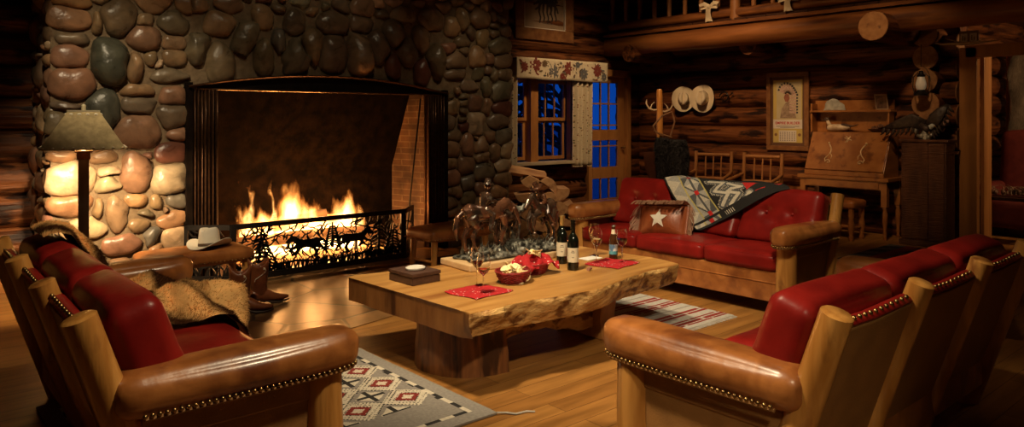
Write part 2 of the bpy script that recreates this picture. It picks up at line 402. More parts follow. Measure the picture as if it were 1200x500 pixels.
# outside: snow ground and conifers
m_snow=M('snow',(.75,.78,.85),(.65,.7,.8),r=.7)
g=G(); g.grid(30,30,lambda u,v:(-6+36*u,8.6+40*v,-.35+.5*MN.noise(Vector((u*5,v*5,0)))+v*2.4)); o=g.build('ground_snow',m_snow); tag(o,kind='structure')
m_conif=M('conifer_needles',(.012,.03,.02),(.05,.08,.07),sc_=9,r=.9)
def conifer(x,y,h,label):
    t=T('conifer',label,'tree',(x,y,-.3),group='snowy conifers outside the window')
    g=G(); R=random.Random(int(x*100)); g2=G(); g2.tube([(0,0,0),(0,0,h*.95)],[.13,.02],8)
    n=int(h*4)
    for i in range(n):
        z=.5+(h-.6)*i/n; L=(1-i/n)*h*.26+.12
        for k in range(8):
            a=R.random()*6.28; Lk=L*R.uniform(.7,1.1)
            g.tube([(0,0,z),(cos(a)*Lk*.5,sin(a)*Lk*.5,z-.05),(cos(a)*Lk,sin(a)*Lk,z-.30*Lk-.05)],[(.02,.02),(.13,.05),(.02,.01)],6)
    g.build('branches',m_conif,t); g2.build('trunk',m_dark,t)
for i,(x,y,h) in enumerate([(8.6,12.2,3.6),(11.0,12.6,4.4),(13.4,14.4,5.0),(10.6,18.2,6.5)]):
    conifer(x,y,h,'dark conifer tree standing in snow outside the window')

# ------------------------------------------------------------------ balcony
b=T('balcony',None,None); S(b)
g=G(); pts=[(8.9,8.0-.5*i,2.6) for i in range(18)]; g.tube(pts,[.15+.01*MN.noise(Vector((i*.9,0,0))) for i in range(18)],24,wob=.06); S(g.build('balcony_beam',m_beam,b))
g=G(); g.box(8.78,9.0,-.6,8.0,2.745,2.79); S(g.build('balcony_edge_board',m_beam,b,smooth=False,bevel=.005))
g=G()
for k in range(30): g.box(8.85,9.75,-.6+k*.287,-.6+k*.287+.28,2.80,2.83)
S(g.build('balcony_floor',m_dark,b,smooth=False))
g=G(); R=.16
for y in (7.35,5.5,3.62,1.8): 
    if y in (3.62,): continue
    g.tube([(8.72 if y!=5.5 else 9.0,y,2.46),(9.75,y,2.46)],.13,18)
S(g.build('balcony_joist',m_log,b))
g=G(); g.mi=0; g.tube([(8.5,3.62,2.50),(9.0,3.62,2.50),(9.75,3.62,2.50)],[.168,.165,.16],28,wob=.04); g.mi=1; g.tube([(8.492,3.62,2.50),(8.501,3.62,2.50)],[.16,.166],28)
S(g.build('balcony_joist_end',[m_log,M('cut_log_end',(.34,.17,.06),(.24,.11,.035),sc_=12,r=.65,bump=.3,c3=(.10,.04,.012),sc3=7,r3=(.62,.68))],b))
t=T('balcony_railing','rustic peeled log railing with round balusters on the balcony edge','railing',(8.92,3.7,2.83))
m_bal=M('baluster_wood',(.24,.10,.03),(.33,.14,.045),sc_=10,st=(1,1,.15),r=.45)
g=G(); g.tube([(0,4.2-.5*i,.085+.006*sin(i*2)) for i in range(17)],[.068+.006*MN.noise(Vector((i,1,1))) for i in range(17)],16,wob=.08); g.build('bottom_rail',m_beam,t)
g=G(); g.tube([(0,4.2-.5*i,.98) for i in range(17)],.07,16,wob=.08); g.build('top_rail',m_beam,t)
k=0; y=4.15
while y>-3.8:
    gg=G()
    if abs(y-(-.15))<.14 or k in (8,):
        gg.tube([(0,y,-.02),(0,y,1.2)],[.075,.07],14,wob=.06); gg.build('post',m_bal,t)
    else:
        gg.tube([(0,y,.13),(0,y,.5),(0,y,.93)],[.032,.036,.031],10,wob=.1); gg.build('baluster',m_bal,t)
    y-=.277; k+=1
# ribbons tied on the rail
m_cream=M('cream_ribbon',(.62,.54,.38),(.5,.42,.28),sc_=8,r=.8)
def ribbon_tail(y,z,w,h,label,rx=0):
    t=T('ribbon_bow',label,'ribbon',(8.82,y,z))
    g=G(); g.grid(6,12,lambda u,v:(-.012-.015*sin(v*5+u*2),(u-.5)*w*(1+.25*v)+.02*sin(v*3),-h*v+(.05*(1-abs(2*u-1))if v>.99 else 0))); g.build('tail',m_cream,t,solid=.004)
    g=G()
    for s in (-1,1): g.tube([(0,0,0),(-.02,s*.08,.045),(-.02,s*.15,.03),(-.01,s*.13,-.02),(0,0,0)],[(.01,.03)]*5,8)
    g.ell((-.015,0,0),(.03,.035,.035)); g.build('bow',m_cream,t)
ribbon_tail(5.98,3.02,.085,.22,'cream ribbon bow with notched tail on the balcony rail, left one')
ribbon_tail(4.80,2.99,.085,.17,'cream ribbon bow on the balcony rail above the framed print')
# ------------------------------------------------------------------ river-stone chimney
YF=6.8
ST=[(86,0,50,16,0),(83,21,50,24,0),(114,26,11,30,3),(140,20,38,44,1),(182,3,46,22,0),(221,6,34,20,0),(171,24,18,13,3),(204,26,38,27,5),(170,44,40,28,2),(204,50,28,16,3),
(88,46,52,11,5),(84,67,40,24,2),(129,72,38,54,4),(160,77,17,36,3),(178,69,13,15,3),(204,68,30,17,3),(197,87,54,16,5),(87,97,50,34,2),(123,129,36,50,4),(161,106,58,14,3),
(205,113,33,19,2),(162,123,40,20,5),(204,137,37,27,1),(163,154,56,33,2),(77,124,36,10,5),(210,157,26,14,2),(202,179,42,21,6),(66,145,24,24,1),(74,184,34,13,0),(122,184,40,14,0),
(159,202,33,46,2),(82,211,57,35,7),(129,200,24,11,7),(128,217,26,14,7),(202,210,41,33,7),(208,236,29,17,8),(184,237,14,15,3),(159,235,26,13,0),(82,241,52,22,0),(115,245,11,22,3),
(138,251,24,48,3),(172,250,37,8,5),(163,264,26,14,3),(202,257,42,19,0),(96,269,66,22,7),(178,278,15,20,8),(206,280,36,23,7),(143,286,54,21,2),(70,297,30,18,3),(105,300,30,16,0),(200,303,36,16,3),(165,305,22,14,1),
(231,56,16,76,5),(259,28,34,28,3),(259,71,21,48,1),(286,46,19,80,5),(309,20,17,28,3),(310,63,16,48,1),(327,10,20,11,1),(328,50,12,66,8),(346,26,23,33,1),(347,63,19,40,5),(366,54,17,62,3),(366,14,15,9,3),
(229,6,35,17,3),(268,4,37,20,3),(311,0,28,8,6),(355,2,38,12,9),(391,27,39,27,1),(401,6,22,17,5),(425,8,30,21,3),(392,61,31,39,1),(424,29,26,20,1),(421,62,21,44,1),(444,55,16,66,1),(446,3,14,12,7),(450,17,18,10,1),
(465,2,26,9,7),(473,18,30,20,7),(491,3,25,10,1),(461,42,16,34,1),(462,76,12,29,6),(478,61,16,64,1),(494,50,14,34,3),(495,82,12,30,6),(511,70,15,62,1),(507,24,29,24,3),(519,9,20,10,3),
(530,31,16,20,3),(542,25,11,32,3),(563,22,26,22,3),(553,38,11,14,1),(566,44,14,20,3),(543,49,34,12,1),(527,57,18,11,2),(545,60,12,8,1),(535,72,30,19,3),(560,69,18,26,0),(586,54,26,20,5),(580,40,11,9,1),(575,69,10,12,2),
(589,72,22,16,3),(536,86,36,12,1),(561,86,14,14,5),(572,83,9,9,1),(580,89,8,14,1),(592,87,19,12,1),(571,101,14,22,5),(550,100,31,12,5),(588,107,25,21,5),(579,20,7,12,1),(588,23,14,10,5),(580,30,13,7,1),(537,2,19,8,3),(551,8,19,8,3),
(527,113,14,7,1),(544,113,14,6,1),(544,121,10,8,1),(558,121,17,17,2),(571,125,9,18,2),(590,128,24,16,6),(530,126,16,17,3),(544,130,10,8,1),(586,143,29,15,5),(543,140,10,6,1),(544,148,14,9,6),(558,145,17,29,7),(528,144,14,16,5),
(533,159,22,11,1),(575,160,11,12,3),(590,160,20,18,5),(550,170,15,27,2),(566,171,18,18,3),(530,176,22,18,3),(594,177,12,17,7),(580,178,12,18,3),(546,193,22,19,2),(529,191,17,13,3),(568,201,24,19,5),(567,184,18,12,3),(589,195,22,13,7),
(590,209,25,15,3),(531,209,20,18,2),(549,214,17,15,8),(534,225,24,13,3),(529,238,17,14,1),(531,250,16,12,3),(566,221,22,14,2),(551,232,18,15,1),(565,240,20,15,3),(585,225,20,13,0),(550,250,20,14,2),(573,255,22,14,3),(592,243,14,14,1)]
PAL=[(.36,.215,.11),(.18,.13,.08),(.25,.135,.085),(.28,.185,.105),(.075,.075,.055),(.17,.135,.09),(.14,.055,.038),(.42,.31,.20),(.15,.13,.105),(.30,.29,.21)]
def arch(X):   # underside of the stone arch
    u=(X-3.495)/1.375
    return 1.89-.135*u*u
def inside_open(X,z): return 2.12<X<4.87 and z<arch(X)
stones=[]
for (px,py,w,h,c) in ST:
    if h>w*1.5 and 225<px<515 and py<90: w*=1.28; h*=1.08
    X,z=wallY(px,py,YF); X0,_=wallY(px-w/2,py,YF); X1,_=wallY(px+w/2,py,YF); _,z1=wallY(px,py+h/2,YF)
    stones.append([X,z,(X1-X0)/2,abs(z-z1),c])
rs=random.Random(3)
for n in range(6000):
    X=rs.uniform(1.1,5.85); z=rs.uniform(.02,3.5)
    a=rs.uniform(.06,.19); b_=a*rs.uniform(.5,.9)
    if inside_open(X,z-b_-.01) or inside_open(X-a,z) or inside_open(X+a,z): continue
    if n>3500: a*=.45; b_=a*.8
    ok=True
    for s in stones:
        dx=(X-s[0])/(a+s[2]); dz=(z-s[1])/(b_+s[3])
        if dx*dx+dz*dz<.92: ok=False; break
    if ok: stones.append([X,z,a,b_,rs.choice([0,1,2,3,3,5,5,7])])
def lay_stones(g, stones, xlo, xhi, zlo, zhi, Mx, opening=True, seed=1):
    R=random.Random(seed); NS=26
    for i,(X,z,a,b_,c) in enumerate(stones):
        if z>zhi+.1: continue
        nb=[]
        for j,s in enumerate(stones):
            if j==i: continue
            dx,dz=s[0]-X,s[1]-z; D=sqrt(dx*dx+dz*dz)
            if D>.75 or D<1e-4: continue
            ph=atan2(dz,dx)
            ri=1/sqrt((cos(ph)/a)**2+(sin(ph)/b_)**2); rj=1/sqrt((cos(ph)/s[2])**2+(sin(ph)/s[3])**2)
            if D<(ri+rj)*1.6+.05: nb.append((ph,D*ri/(ri+rj)-.004))
        rr=[]
        tall=opening and b_>a*1.5 and z>1.8; e=R.uniform(3.0,4.6); ps=R.random()*9
        for k in range(NS):
            th=2*pi*k/NS
            rn_=1;r=1/((abs(cos(th))/a)**e+(abs(sin(th))/b_)**e)**(1/e)*1.20
            r*=1+.16*MN.noise(Vector((cos(th)*1.1+ps,sin(th)*1.1,ps)))
            for ph,sd in nb:
                cc=cos(th-ph)
                if cc>.15: r=min(r,max(sd,.012)/cc)
            if opening:
                while r>.02 and inside_open(X+r*cos(th),z+r*sin(th)+.03): r*=.93
            if xlo-.03>X+r*cos(th) and cos(th)<0: r=(X-xlo+.03)/-cos(th)
            if xhi+.03<X+r*cos(th) and cos(th)>0: r=(xhi+.03-X)/cos(th)
            rr.append(max(r,.01))
        for _ in range(1): rr=[(rr[k-1]+2*rr[k]+rr[(k+1)%NS])/4 for k in range(NS)]
        dep=min(.13,max(.05,.62*min(a,b_)))*R.uniform(.85,1.2)*(1.6 if tall else 1)
        tilt=R.uniform(-.25,.25); tz=R.uniform(-.2,.2)
        base=PAL[c]; v=R.uniform(.8,1.2); g.col=tuple(min(1,x*v*R.uniform(.94,1.06)) for x in base)
        rough=(.05 if tall and c==5 else .03) if c in (5,7,9,8) else .013
        vs=[];fs=[]
        rings=[1.0,.97,.88,.72,.5,.25]
        for q in rings:
            h=dep*(max(0,1-q**2.5))**.55
            for k in range(NS):
                th=2*pi*k/NS; x=rr[k]*q*cos(th); zz=rr[k]*q*sin(th)
                hh=h*(1+tilt*x/a+tz*zz/b_)
                nz=MN.noise(Vector((x*9+ps,zz*9,hh*9)))*rough*q
                vs.append((X+x+nz,-hh-nz,z+zz+nz))
        vs.append((X,-dep,z)); nr=len(rings)
        for m in range(nr-1):
            for k in range(NS):
                p=m*NS+k; p2=m*NS+(k+1)%NS; fs.append((p,p2,p2+NS,p+NS))
        for k in range(NS): fs.append(((nr-1)*NS+k,(nr-1)*NS+(k+1)%NS,nr*NS))
        g.add(vs,fs,Mx)
m_stone=M('river_stone',(.50,.48,.46),(1.30,1.22,1.12),sc_=6,det=12,dist=.9,r=.16,r2=.46,bump=.6,bsc=15,bd=.015,attr=True,ramp=(.3,.7))
m_mortar=M('mortar',(.15,.10,.055),(.23,.16,.09),sc_=12,r=.9,bump=.9,bsc=35,bd=.01)
fp=T('stone_fireplace','tall rounded river stone fireplace with arched opening','fireplace')
g=G(); lay_stones(g,stones,1.06,5.87,0,3.4,Matrix.Translation((0,YF+.02,0))); g.build('stonework',m_stone,fp,ang=180)
def side(seed,n=500):
    out=[]; R=random.Random(seed)
    for q in range(n):
        X=R.uniform(.06,1.0); z=R.uniform(.05,3.4); a=R.uniform(.07,.17); b_=a*R.uniform(.5,.9)
        if q>300: a*=.5;b_*=.5
        if all(((X-s[0])/(a+s[2]))**2+((z-s[1])/(b_+s[3]))**2>.92 for s in out): out.append([X,z,a,b_,R.choice([0,1,2,3,5,7])])
    return out
g=G()
lay_stones(g,side(5),0,1.0,0,3.4,Matrix.Translation((1.08,7.85,0))@Matrix.Rotation(-pi/2,4,'Z'),False)
g.build('side_stonework',m_stone,fp,ang=180); g=G()
lay_stones(g,side(8),0,1.0,0,3.4,Matrix.Translation((5.85,6.85,0))@Matrix.Rotation(pi/2,4,'Z'),False)
g.build('side_stonework',m_stone,fp,ang=180)
# mortar body around the opening
g=G(); y0,y1=YF+.028,7.9
g.box(1.07,2.12,y0,y1,0,5.2); g.box(4.87,5.86,y0,y1,0,5.2)
n=20
for i in range(n):
    xa=2.12+2.75*i/n; xb=2.12+2.75*(i+1)/n
    g.add([(xa,y0,arch(xa)),(xb,y0,arch(xb)),(xb,y1,arch(xb)),(xa,y1,arch(xa)),(xa,y0,5.2),(xb,y0,5.2),(xb,y1,5.2),(xa,y1,5.2)],
          [(0,3,2,1),(4,5,6,7),(0,1,5,4),(2,3,7,6)])
g.build('mortar_core',m_mortar,fp,smooth=False)
# firebox
def brick_mat():
    m=bpy.data.materials.new('firebrick'); m.use_nodes=True; nt=m.node_tree; L=nt.links.new; P=nt.nodes['Principled BSDF']
    tc=ND(nt,'ShaderNodeTexCoord'); se=ND(nt,'ShaderNodeSeparateXYZ'); L(tc.outputs['Object'],se.inputs[0])
    ad=ND(nt,'ShaderNodeMath',op='ADD'); L(se.outputs[0],ad.inputs[0]); L(se.outputs[1],ad.inputs[1])
    cb=ND(nt,'ShaderNodeCombineXYZ'); L(ad.outputs[0],cb.inputs[0]); L(se.outputs[2],cb.inputs[1])
    br=ND(nt,'ShaderNodeTexBrick'); br.inputs['Scale'].default_value=1; br.inputs['Brick Width'].default_value=.23; br.inputs['Row Height'].default_value=.07; br.inputs['Mortar Size'].default_value=.005
    br.inputs['Color1'].default_value=(.20,.10,.045,1); br.inputs['Color2'].default_value=(.14,.065,.03,1); br.inputs['Mortar'].default_value=(.28,.19,.10,1); L(cb.outputs[0],br.inputs['Vector'])
    n=ND(nt,'ShaderNodeTexNoise'); n.inputs['Scale'].default_value=3; n.inputs['Detail'].default_value=9; L(tc.outputs['Object'],n.inputs['Vector'])
    cr=ND(nt,'ShaderNodeValToRGB'); cr.color_ramp.elements[0].position=.35; cr.color_ramp.elements[1].position=.65; cr.color_ramp.elements[0].color=(.25,.22,.2,1); cr.color_ramp.elements[1].color=(1,1,1,1); L(n.outputs['Fac'],cr.inputs['Fac'])
    mx=ND(nt,'ShaderNodeMix',data_type='RGBA',blend_type='MULTIPLY'); mx.inputs[0].default_value=1; L(br.outputs['Color'],mx.inputs[6]); L(cr.outputs[0],mx.inputs[7]); L(mx.outputs[2],P.inputs['Base Color'])
    P.inputs['Roughness'].default_value=.7
    b=ND(nt,'ShaderNodeBump'); b.inputs['Strength'].default_value=.6; b.inputs['Distance'].default_value=.008; L(br.outputs['Fac'],b.inputs['Height']); b.invert=True; L(b.outputs[0],P.inputs['Normal'])
    return m
m_brick=brick_mat()
m_soot=M('sooty_iron',(.003,.0015,.0008),(.012,.006,.003),sc_=9,r=.9,bump=.4,bsc=70,spec=.1)
g=G()
# side walls, back wall leaning forward towards the flue
def quad(a,b,c,d): g.add([a,b,c,d],[(0,1,2,3)])
g.mi=0
quad((4.87,6.83,0),(4.70,7.62,0),(4.70,7.62,.9),(4.87,6.83,.9)); quad((4.87,6.83,.9),(4.70,7.62,.9),(4.74,7.25,2.0),(4.87,6.83,1.95))
quad((2.12,6.83,0),(2.30,7.62,0),(2.30,7.62,.9),(2.12,6.83,.9)); quad((2.12,6.83,.9),(2.30,7.62,.9),(2.26,7.25,2.0),(2.12,6.83,1.95))
quad((2.1,6.8,.04),(4.9,6.8,.04),(4.75,7.7,.04),(2.2,7.7,.04))
g.mi=1
quad((2.29,7.62,0),(4.71,7.62,0),(4.71,7.62,.9),(2.29,7.62,.9)); quad((2.29,7.62,.9),(4.71,7.62,.9),(4.75,7.2,2.0),(2.25,7.2,2.0))
quad((2.1,6.845,1.95),(4.9,6.845,1.95),(4.9,7.7,1.95),(2.1,7.7,1.95))
g.build('firebox',[m_brick,m_soot],fp,smooth=False)
# steel arch panel and flange
g=G(); n=24
for i in range(n):
    xa=2.12+2.75*i/n; xb=2.12+2.75*(i+1)/n
    for (ya,yb) in ((6.80,6.83),):
        za,zb=max(arch(xa),1.75),max(arch(xb),1.75)
        g.add([(xa,ya,1.735),(xb,ya,1.735),(xb,ya,zb),(xa,ya,za),(xa,yb,1.735),(xb,yb,1.735),(xb,yb,zb),(xa,yb,za)],[(0,1,2,3),(7,6,5,4),(0,4,5,1),(3,2,6,7)])
g.build('arch_panel',m_black,fp)
g=G(); g.tube([(2.10+2.79*i/24,6.775,arch(2.10+2.79*i/24)-.012) for i in range(25)],[(.05,.012)]*25,10); g.build('arch_flange',m_bronzefr,fp)
g=G(); g.cyl((2.18,6.79,1.725),(4.83,6.79,1.725),.011,seg=12); g.build('curtain_rod',M('polished_rod',(.5,.38,.25),(.45,.33,.2),r=.25,metal=1),fp)
def pleat(x0,x1,name):
    g=G(); g.grid(60,4,lambda u,v:(x0+(x1-x0)*u,6.80+.028*sin(u*2*pi*7)+.008*sin(u*37),.04+1.68*v)); g.build(name,m_bronzefr,fp,solid=.004)
pleat(2.135,2.36,'mesh_curtain'); pleat(4.62,4.86,'mesh_curtain')
g=G(); 
for x0,x1 in ((2.08,2.14),(4.85,4.91)): g=G(); g.box(x0,x1,6.765,6.86,0.0,1.78); g.build('jamb',m_soot,fp,smooth=False,bevel=.006)
o=G().cyl((4.42,6.9,.05),(4.60,6.86,1.68),.009,seg=8).build('fire_poker',m_black); tag(o,'thin black iron poker leaning inside right edge of the fireplace opening','poker')

# ------------------------------------------------------------------ fire
t=T('fire_grate','black iron grate holding the burning logs','fire grate',(0,0,0))
for x in (2.85,3.12,3.4,3.68,3.95):
    g=G(); g.bar((x,7.0,.17),(x,7.5,.17),.025,.025); g.bar((x,7.0,.17),(x,6.97,.26),.025,.025,up=(0,1,0)); g.build('bar',m_black,t,smooth=False)
for x in (2.9,3.9):
    for y in (7.05,7.45):
        g=G(); g.box(x-.015,x+.015,y-.015,y+.015,.04,.165); g.build('leg',m_black,t,smooth=False)
m_char=M('charred_log',(.015,.010,.008),(.09,.045,.02),sc_=9,st=(.2,1,1),r=.9,bump=.9,bsc=14,bd=.02,emit=(1,.25,.04),es=.25)
m_ember=M('glowing_log',(.03,.012,.008),(.10,.04,.02),sc_=8,r=.9,bump=.9,bsc=14,bd=.02,emit=(1,.30,.05),es=2.0)
for i,(p0,p1,r,lb,mm) in enumerate([((2.65,7.12,.245),(3.55,7.2,.25),.065,'long charred log at the front left of the grate',m_char),((3.2,7.15,.26),(4.15,7.08,.25),.06,'charred log at the front right of the grate',m_char),
     ((2.8,7.36,.25),(4.0,7.38,.25),.07,'glowing log at the back of the grate',m_ember),((2.9,7.2,.38),(3.9,7.3,.37),.06,'burning log laid across the top of the fire',m_ember),((3.1,7.42,.38),(3.6,7.12,.47),.045,'short burning log crossing on top of the fire',m_char)]):
    p0=Vector(p0);p1=Vector(p1)
    o=G().tube([p0.lerp(p1,k/6) for k in range(7)],[r*(1+.12*sin(k*2+i)) for k in range(7)],12,wob=.2).build('fire_log',mm); tag(o,lb,'log','logs burning in the fireplace')
g=G(); g.grid(40,14,lambda u,v:(2.7+1.5*u,6.98+.5*v,.055+.035*max(0,sin(u*pi))*max(0,sin(v*pi))+.015*MN.noise(Vector((u*20,v*9,0)))))
o=g.build('ember_bed',m_ember,solid=.01); tag(o,'glowing bed of embers and ash under the grate','embers',kind='stuff')
# flames: one emitting volume
def flame_mat():
    m=bpy.data.materials.new('flame'); m.use_nodes=True; nt=m.node_tree; L=nt.links.new
    nt.nodes.remove(nt.nodes['Principled BSDF']); out=nt.nodes['Material Output']
    def MA(op,a,b=None,c=None,clamp=False):
        n=ND(nt,'ShaderNodeMath',op=op); n.use_clamp=clamp
        for i,x in enumerate((a,b,c)):
            if x is None: continue
            if isinstance(x,(int,float)): n.inputs[i].default_value=x
            else: L(x,n.inputs[i])
        return n.outputs[0]
    tc=ND(nt,'ShaderNodeTexCoord'); se=ND(nt,'ShaderNodeSeparateXYZ'); L(tc.outputs['Object'],se.inputs[0]); X,Y,Z=se.outputs
    mp=ND(nt,'ShaderNodeMapping'); mp.inputs['Scale'].default_value=(1,1,.38); L(tc.outputs['Object'],mp.inputs['Vector'])
    nz=ND(nt,'ShaderNodeTexNoise'); nz.inputs['Scale'].default_value=6.5; nz.inputs['Detail'].default_value=3; L(mp.outputs[0],nz.inputs['Vector'])
    sn=ND(nt,'ShaderNodeSeparateColor'); L(nz.outputs['Color'],sn.inputs[0])
    dx=MA('MULTIPLY',MA('SUBTRACT',sn.outputs[0],.5),.36); dy=MA('MULTIPLY',MA('SUBTRACT',sn.outputs[1],.5),.3); dz=MA('MULTIPLY',MA('SUBTRACT',sn.outputs[2],.5),.5)
    X=MA('ADD',X,dx); Y=MA('ADD',Y,dy); Zd=MA('ADD',Z,dz)
    best=None
    for (cx,cy,H,Rx,Ry,lean) in [(2.95,7.2,.52,.24,.16,-.06),(3.22,7.25,.70,.26,.17,.04),(3.52,7.2,.58,.34,.17,-.20),(3.86,7.18,.58,.28,.16,-.06),(3.6,7.22,.42,.55,.17,.0),(2.84,7.25,.74,.07,.10,-.08),(3.05,7.2,.74,.05,.1,-.02)]:
        zz=MA('DIVIDE',MA('SUBTRACT',Zd,.10),H)
        ex=MA('DIVIDE',MA('SUBTRACT',X,MA('ADD',cx,MA('MULTIPLY',zz,lean))),Rx); ey=MA('DIVIDE',MA('SUBTRACT',Y,cy),Ry)
        r=MA('SQRT',MA('ADD',MA('MULTIPLY',ex,ex),MA('MULTIPLY',ey,ey)))
        f=MA('SUBTRACT',MA('SUBTRACT',1.0,MA('MULTIPLY',zz,MA('ABSOLUTE',zz))),r)
        best=f if best is None else MA('MAXIMUM',best,f)
    f=MA('MULTIPLY',best,MA('GREATER_THAN',Z,.07)); f=MA('MAXIMUM',f,0.0); f=MA('MINIMUM',f,1.0)
    st=MA('MULTIPLY',MA('POWER',f,1.3),120)
    cr=ND(nt,'ShaderNodeValToRGB'); e=cr.color_ramp.elements; e[0].position=0; e[0].color=(1,.20,.02,1); e[1].position=.45; e[1].color=(1,.55,.17,1)
    k=cr.color_ramp.elements.new(.18); k.color=(1,.34,.06,1)
    L(f,cr.inputs['Fac'])
    em=ND(nt,'ShaderNodeEmission'); L(cr.outputs[0],em.inputs['Color']); L(st,em.inputs['Strength']); L(em.outputs[0],out.inputs['Volume'])
    return m
o=G().box(2.55,4.25,6.9,7.58,.06,1.15).build('flames',flame_mat(),smooth=False); tag(o,'bright yellow flames rising from the logs behind the fire screen','fire',kind='stuff')

# ------------------------------------------------------------------ fire screen
t=T('fire_screen','black iron fire screen with cut-out running horses and pine trees','fire screen',(2.35,6.45,.035))
W_,H_=1.79,.50
g=G(); g.box(0,W_,-.012,.012,H_-.045,H_); g.box(0,W_,-.012,.012,.0,.055); g.box(0,.05,-.014,.014,0,H_); g.box(W_-.06,W_,-.014,.014,0,H_); g.build('frame',m_black,t,smooth=False,bevel=.003)
HORSE=[(.00,.62),(.03,.70),(.10,.80),(.15,.90),(.17,.84),(.24,.82),(.33,.72),(.45,.68),(.60,.68),(.72,.72),(.80,.68),(.90,.66),(1.0,.50),(.97,.46),(.88,.56),(.82,.55),(.86,.42),(.97,.30),(1.02,.12),(.96,.10),(.92,.26),(.80,.34),(.72,.36),(.78,.22),(.72,.02),(.66,.03),(.70,.20),(.62,.38),(.48,.40),(.38,.38),(.30,.24),(.16,.14),(.12,.18),(.24,.28),(.28,.40),(.20,.36),(.08,.30),(.06,.36),(.18,.44),(.24,.54),(.18,.64),(.10,.62),(.04,.58)]
def horse2d(g,x,z,w,h,flip=False):
    pts=[(x+(1-a if flip else a)*w,z+b*h) for a,b in HORSE]
    if flip: pts=pts[::-1]
    g.add([(p[0],0,p[1]) for p in pts],[tuple(range(len(pts)))])
def pine2d(g,x,z,h,w,lean=0,R=None):
    g.ribbon([(x,z),(x+lean*h,z+h)],[.030,.012])
    for i in range(9):
        q=.12+.8*i/9; bx=x+lean*h*q; bz=z+h*q; L=w*(1-q)+.03
        for s in (-1,1):
            g.ribbon([(bx,bz),(bx+s*L*.5,bz-L*.25+.01),(bx+s*L,bz-L*.75)],[.012,.018,.004])
def panel(g,W,H,R,n):
    for i in range(n):
        x=R.uniform(.02,W-.04); z=R.uniform(.05,H-.06); a=R.choice([.5,.7,.9,2.2,2.5])+R.uniform(-.25,.25); L=R.uniform(.05,.15)
        pts=[]
        for k in range(5):
            q=k/4; pts.append((min(W-.02,max(.01,x+cos(a)*L*q)),min(H-.03,max(.03,z+sin(a)*L*q)))); a+=R.uniform(-.25,.25)
        g.ribbon(pts,[.004,.012,.015,.011,.003])
    for i in range(n):   # grasses at the foot
        x=R.uniform(.02,W-.04); L=R.uniform(.06,.13); ln=R.uniform(-.6,.6)
        g.ribbon([(x,.05),(x+ln*L*.4,.05+L*.6),(x+ln*L,.05+L)],[.014,.010,.002])
R=random.Random(4); g=G(); panel(g,W_,H_,R,210)
horse2d(g,.50,.12,.42,.27); horse2d(g,1.0,.13,.42,.26,True)
pine2d(g,.24,.04,.42,.2,.1); pine2d(g,.36,.04,.34,.16,-.25); pine2d(g,1.48,.04,.42,.24,-.02); pine2d(g,1.62,.05,.30,.14,.1); pine2d(g,.97,.2,.24,.1,.0)
g.ribbon([(.05,.12),(.3,.09),(.6,.12),(.9,.08),(1.3,.11),(1.7,.08)],[.02]*6)
g.ribbon([(.1,.30),(.4,.36),(.6,.44)],[.01,.016,.006]); g.ribbon([(1.45,.42),(1.6,.30),(1.74,.24)],[.012]*3); g.ribbon([(1.2,.40),(1.5,.32),(1.74,.16)],[.014]*3)
g.build('horse_cutout_panel',m_black,t,smooth=False,solid=.006)
for nm,x0,sx,sgn in (('wing',0,-.30,1),('wing',W_,.26,1)):
    Lw=sqrt(sx*sx+.26*.26); an=atan2(.26,sx)
    Mx=Matrix.Translation((x0,0,0))@Matrix.Rotation(an,4,'Z')
    g=G(); g.M=Mx; g.box(0,Lw,-.01,.01,H_-.045,H_); g.box(0,Lw,-.01,.01,0,.055); g.box(Lw-.03,Lw,-.01,.01,0,H_); w=g.build('wing_frame',m_black,t,smooth=False)
    g=G(); g.M=Mx; panel(g,Lw,H_,R,22); g.build('wing_cutout',m_black,w,smooth=False,solid=.006)
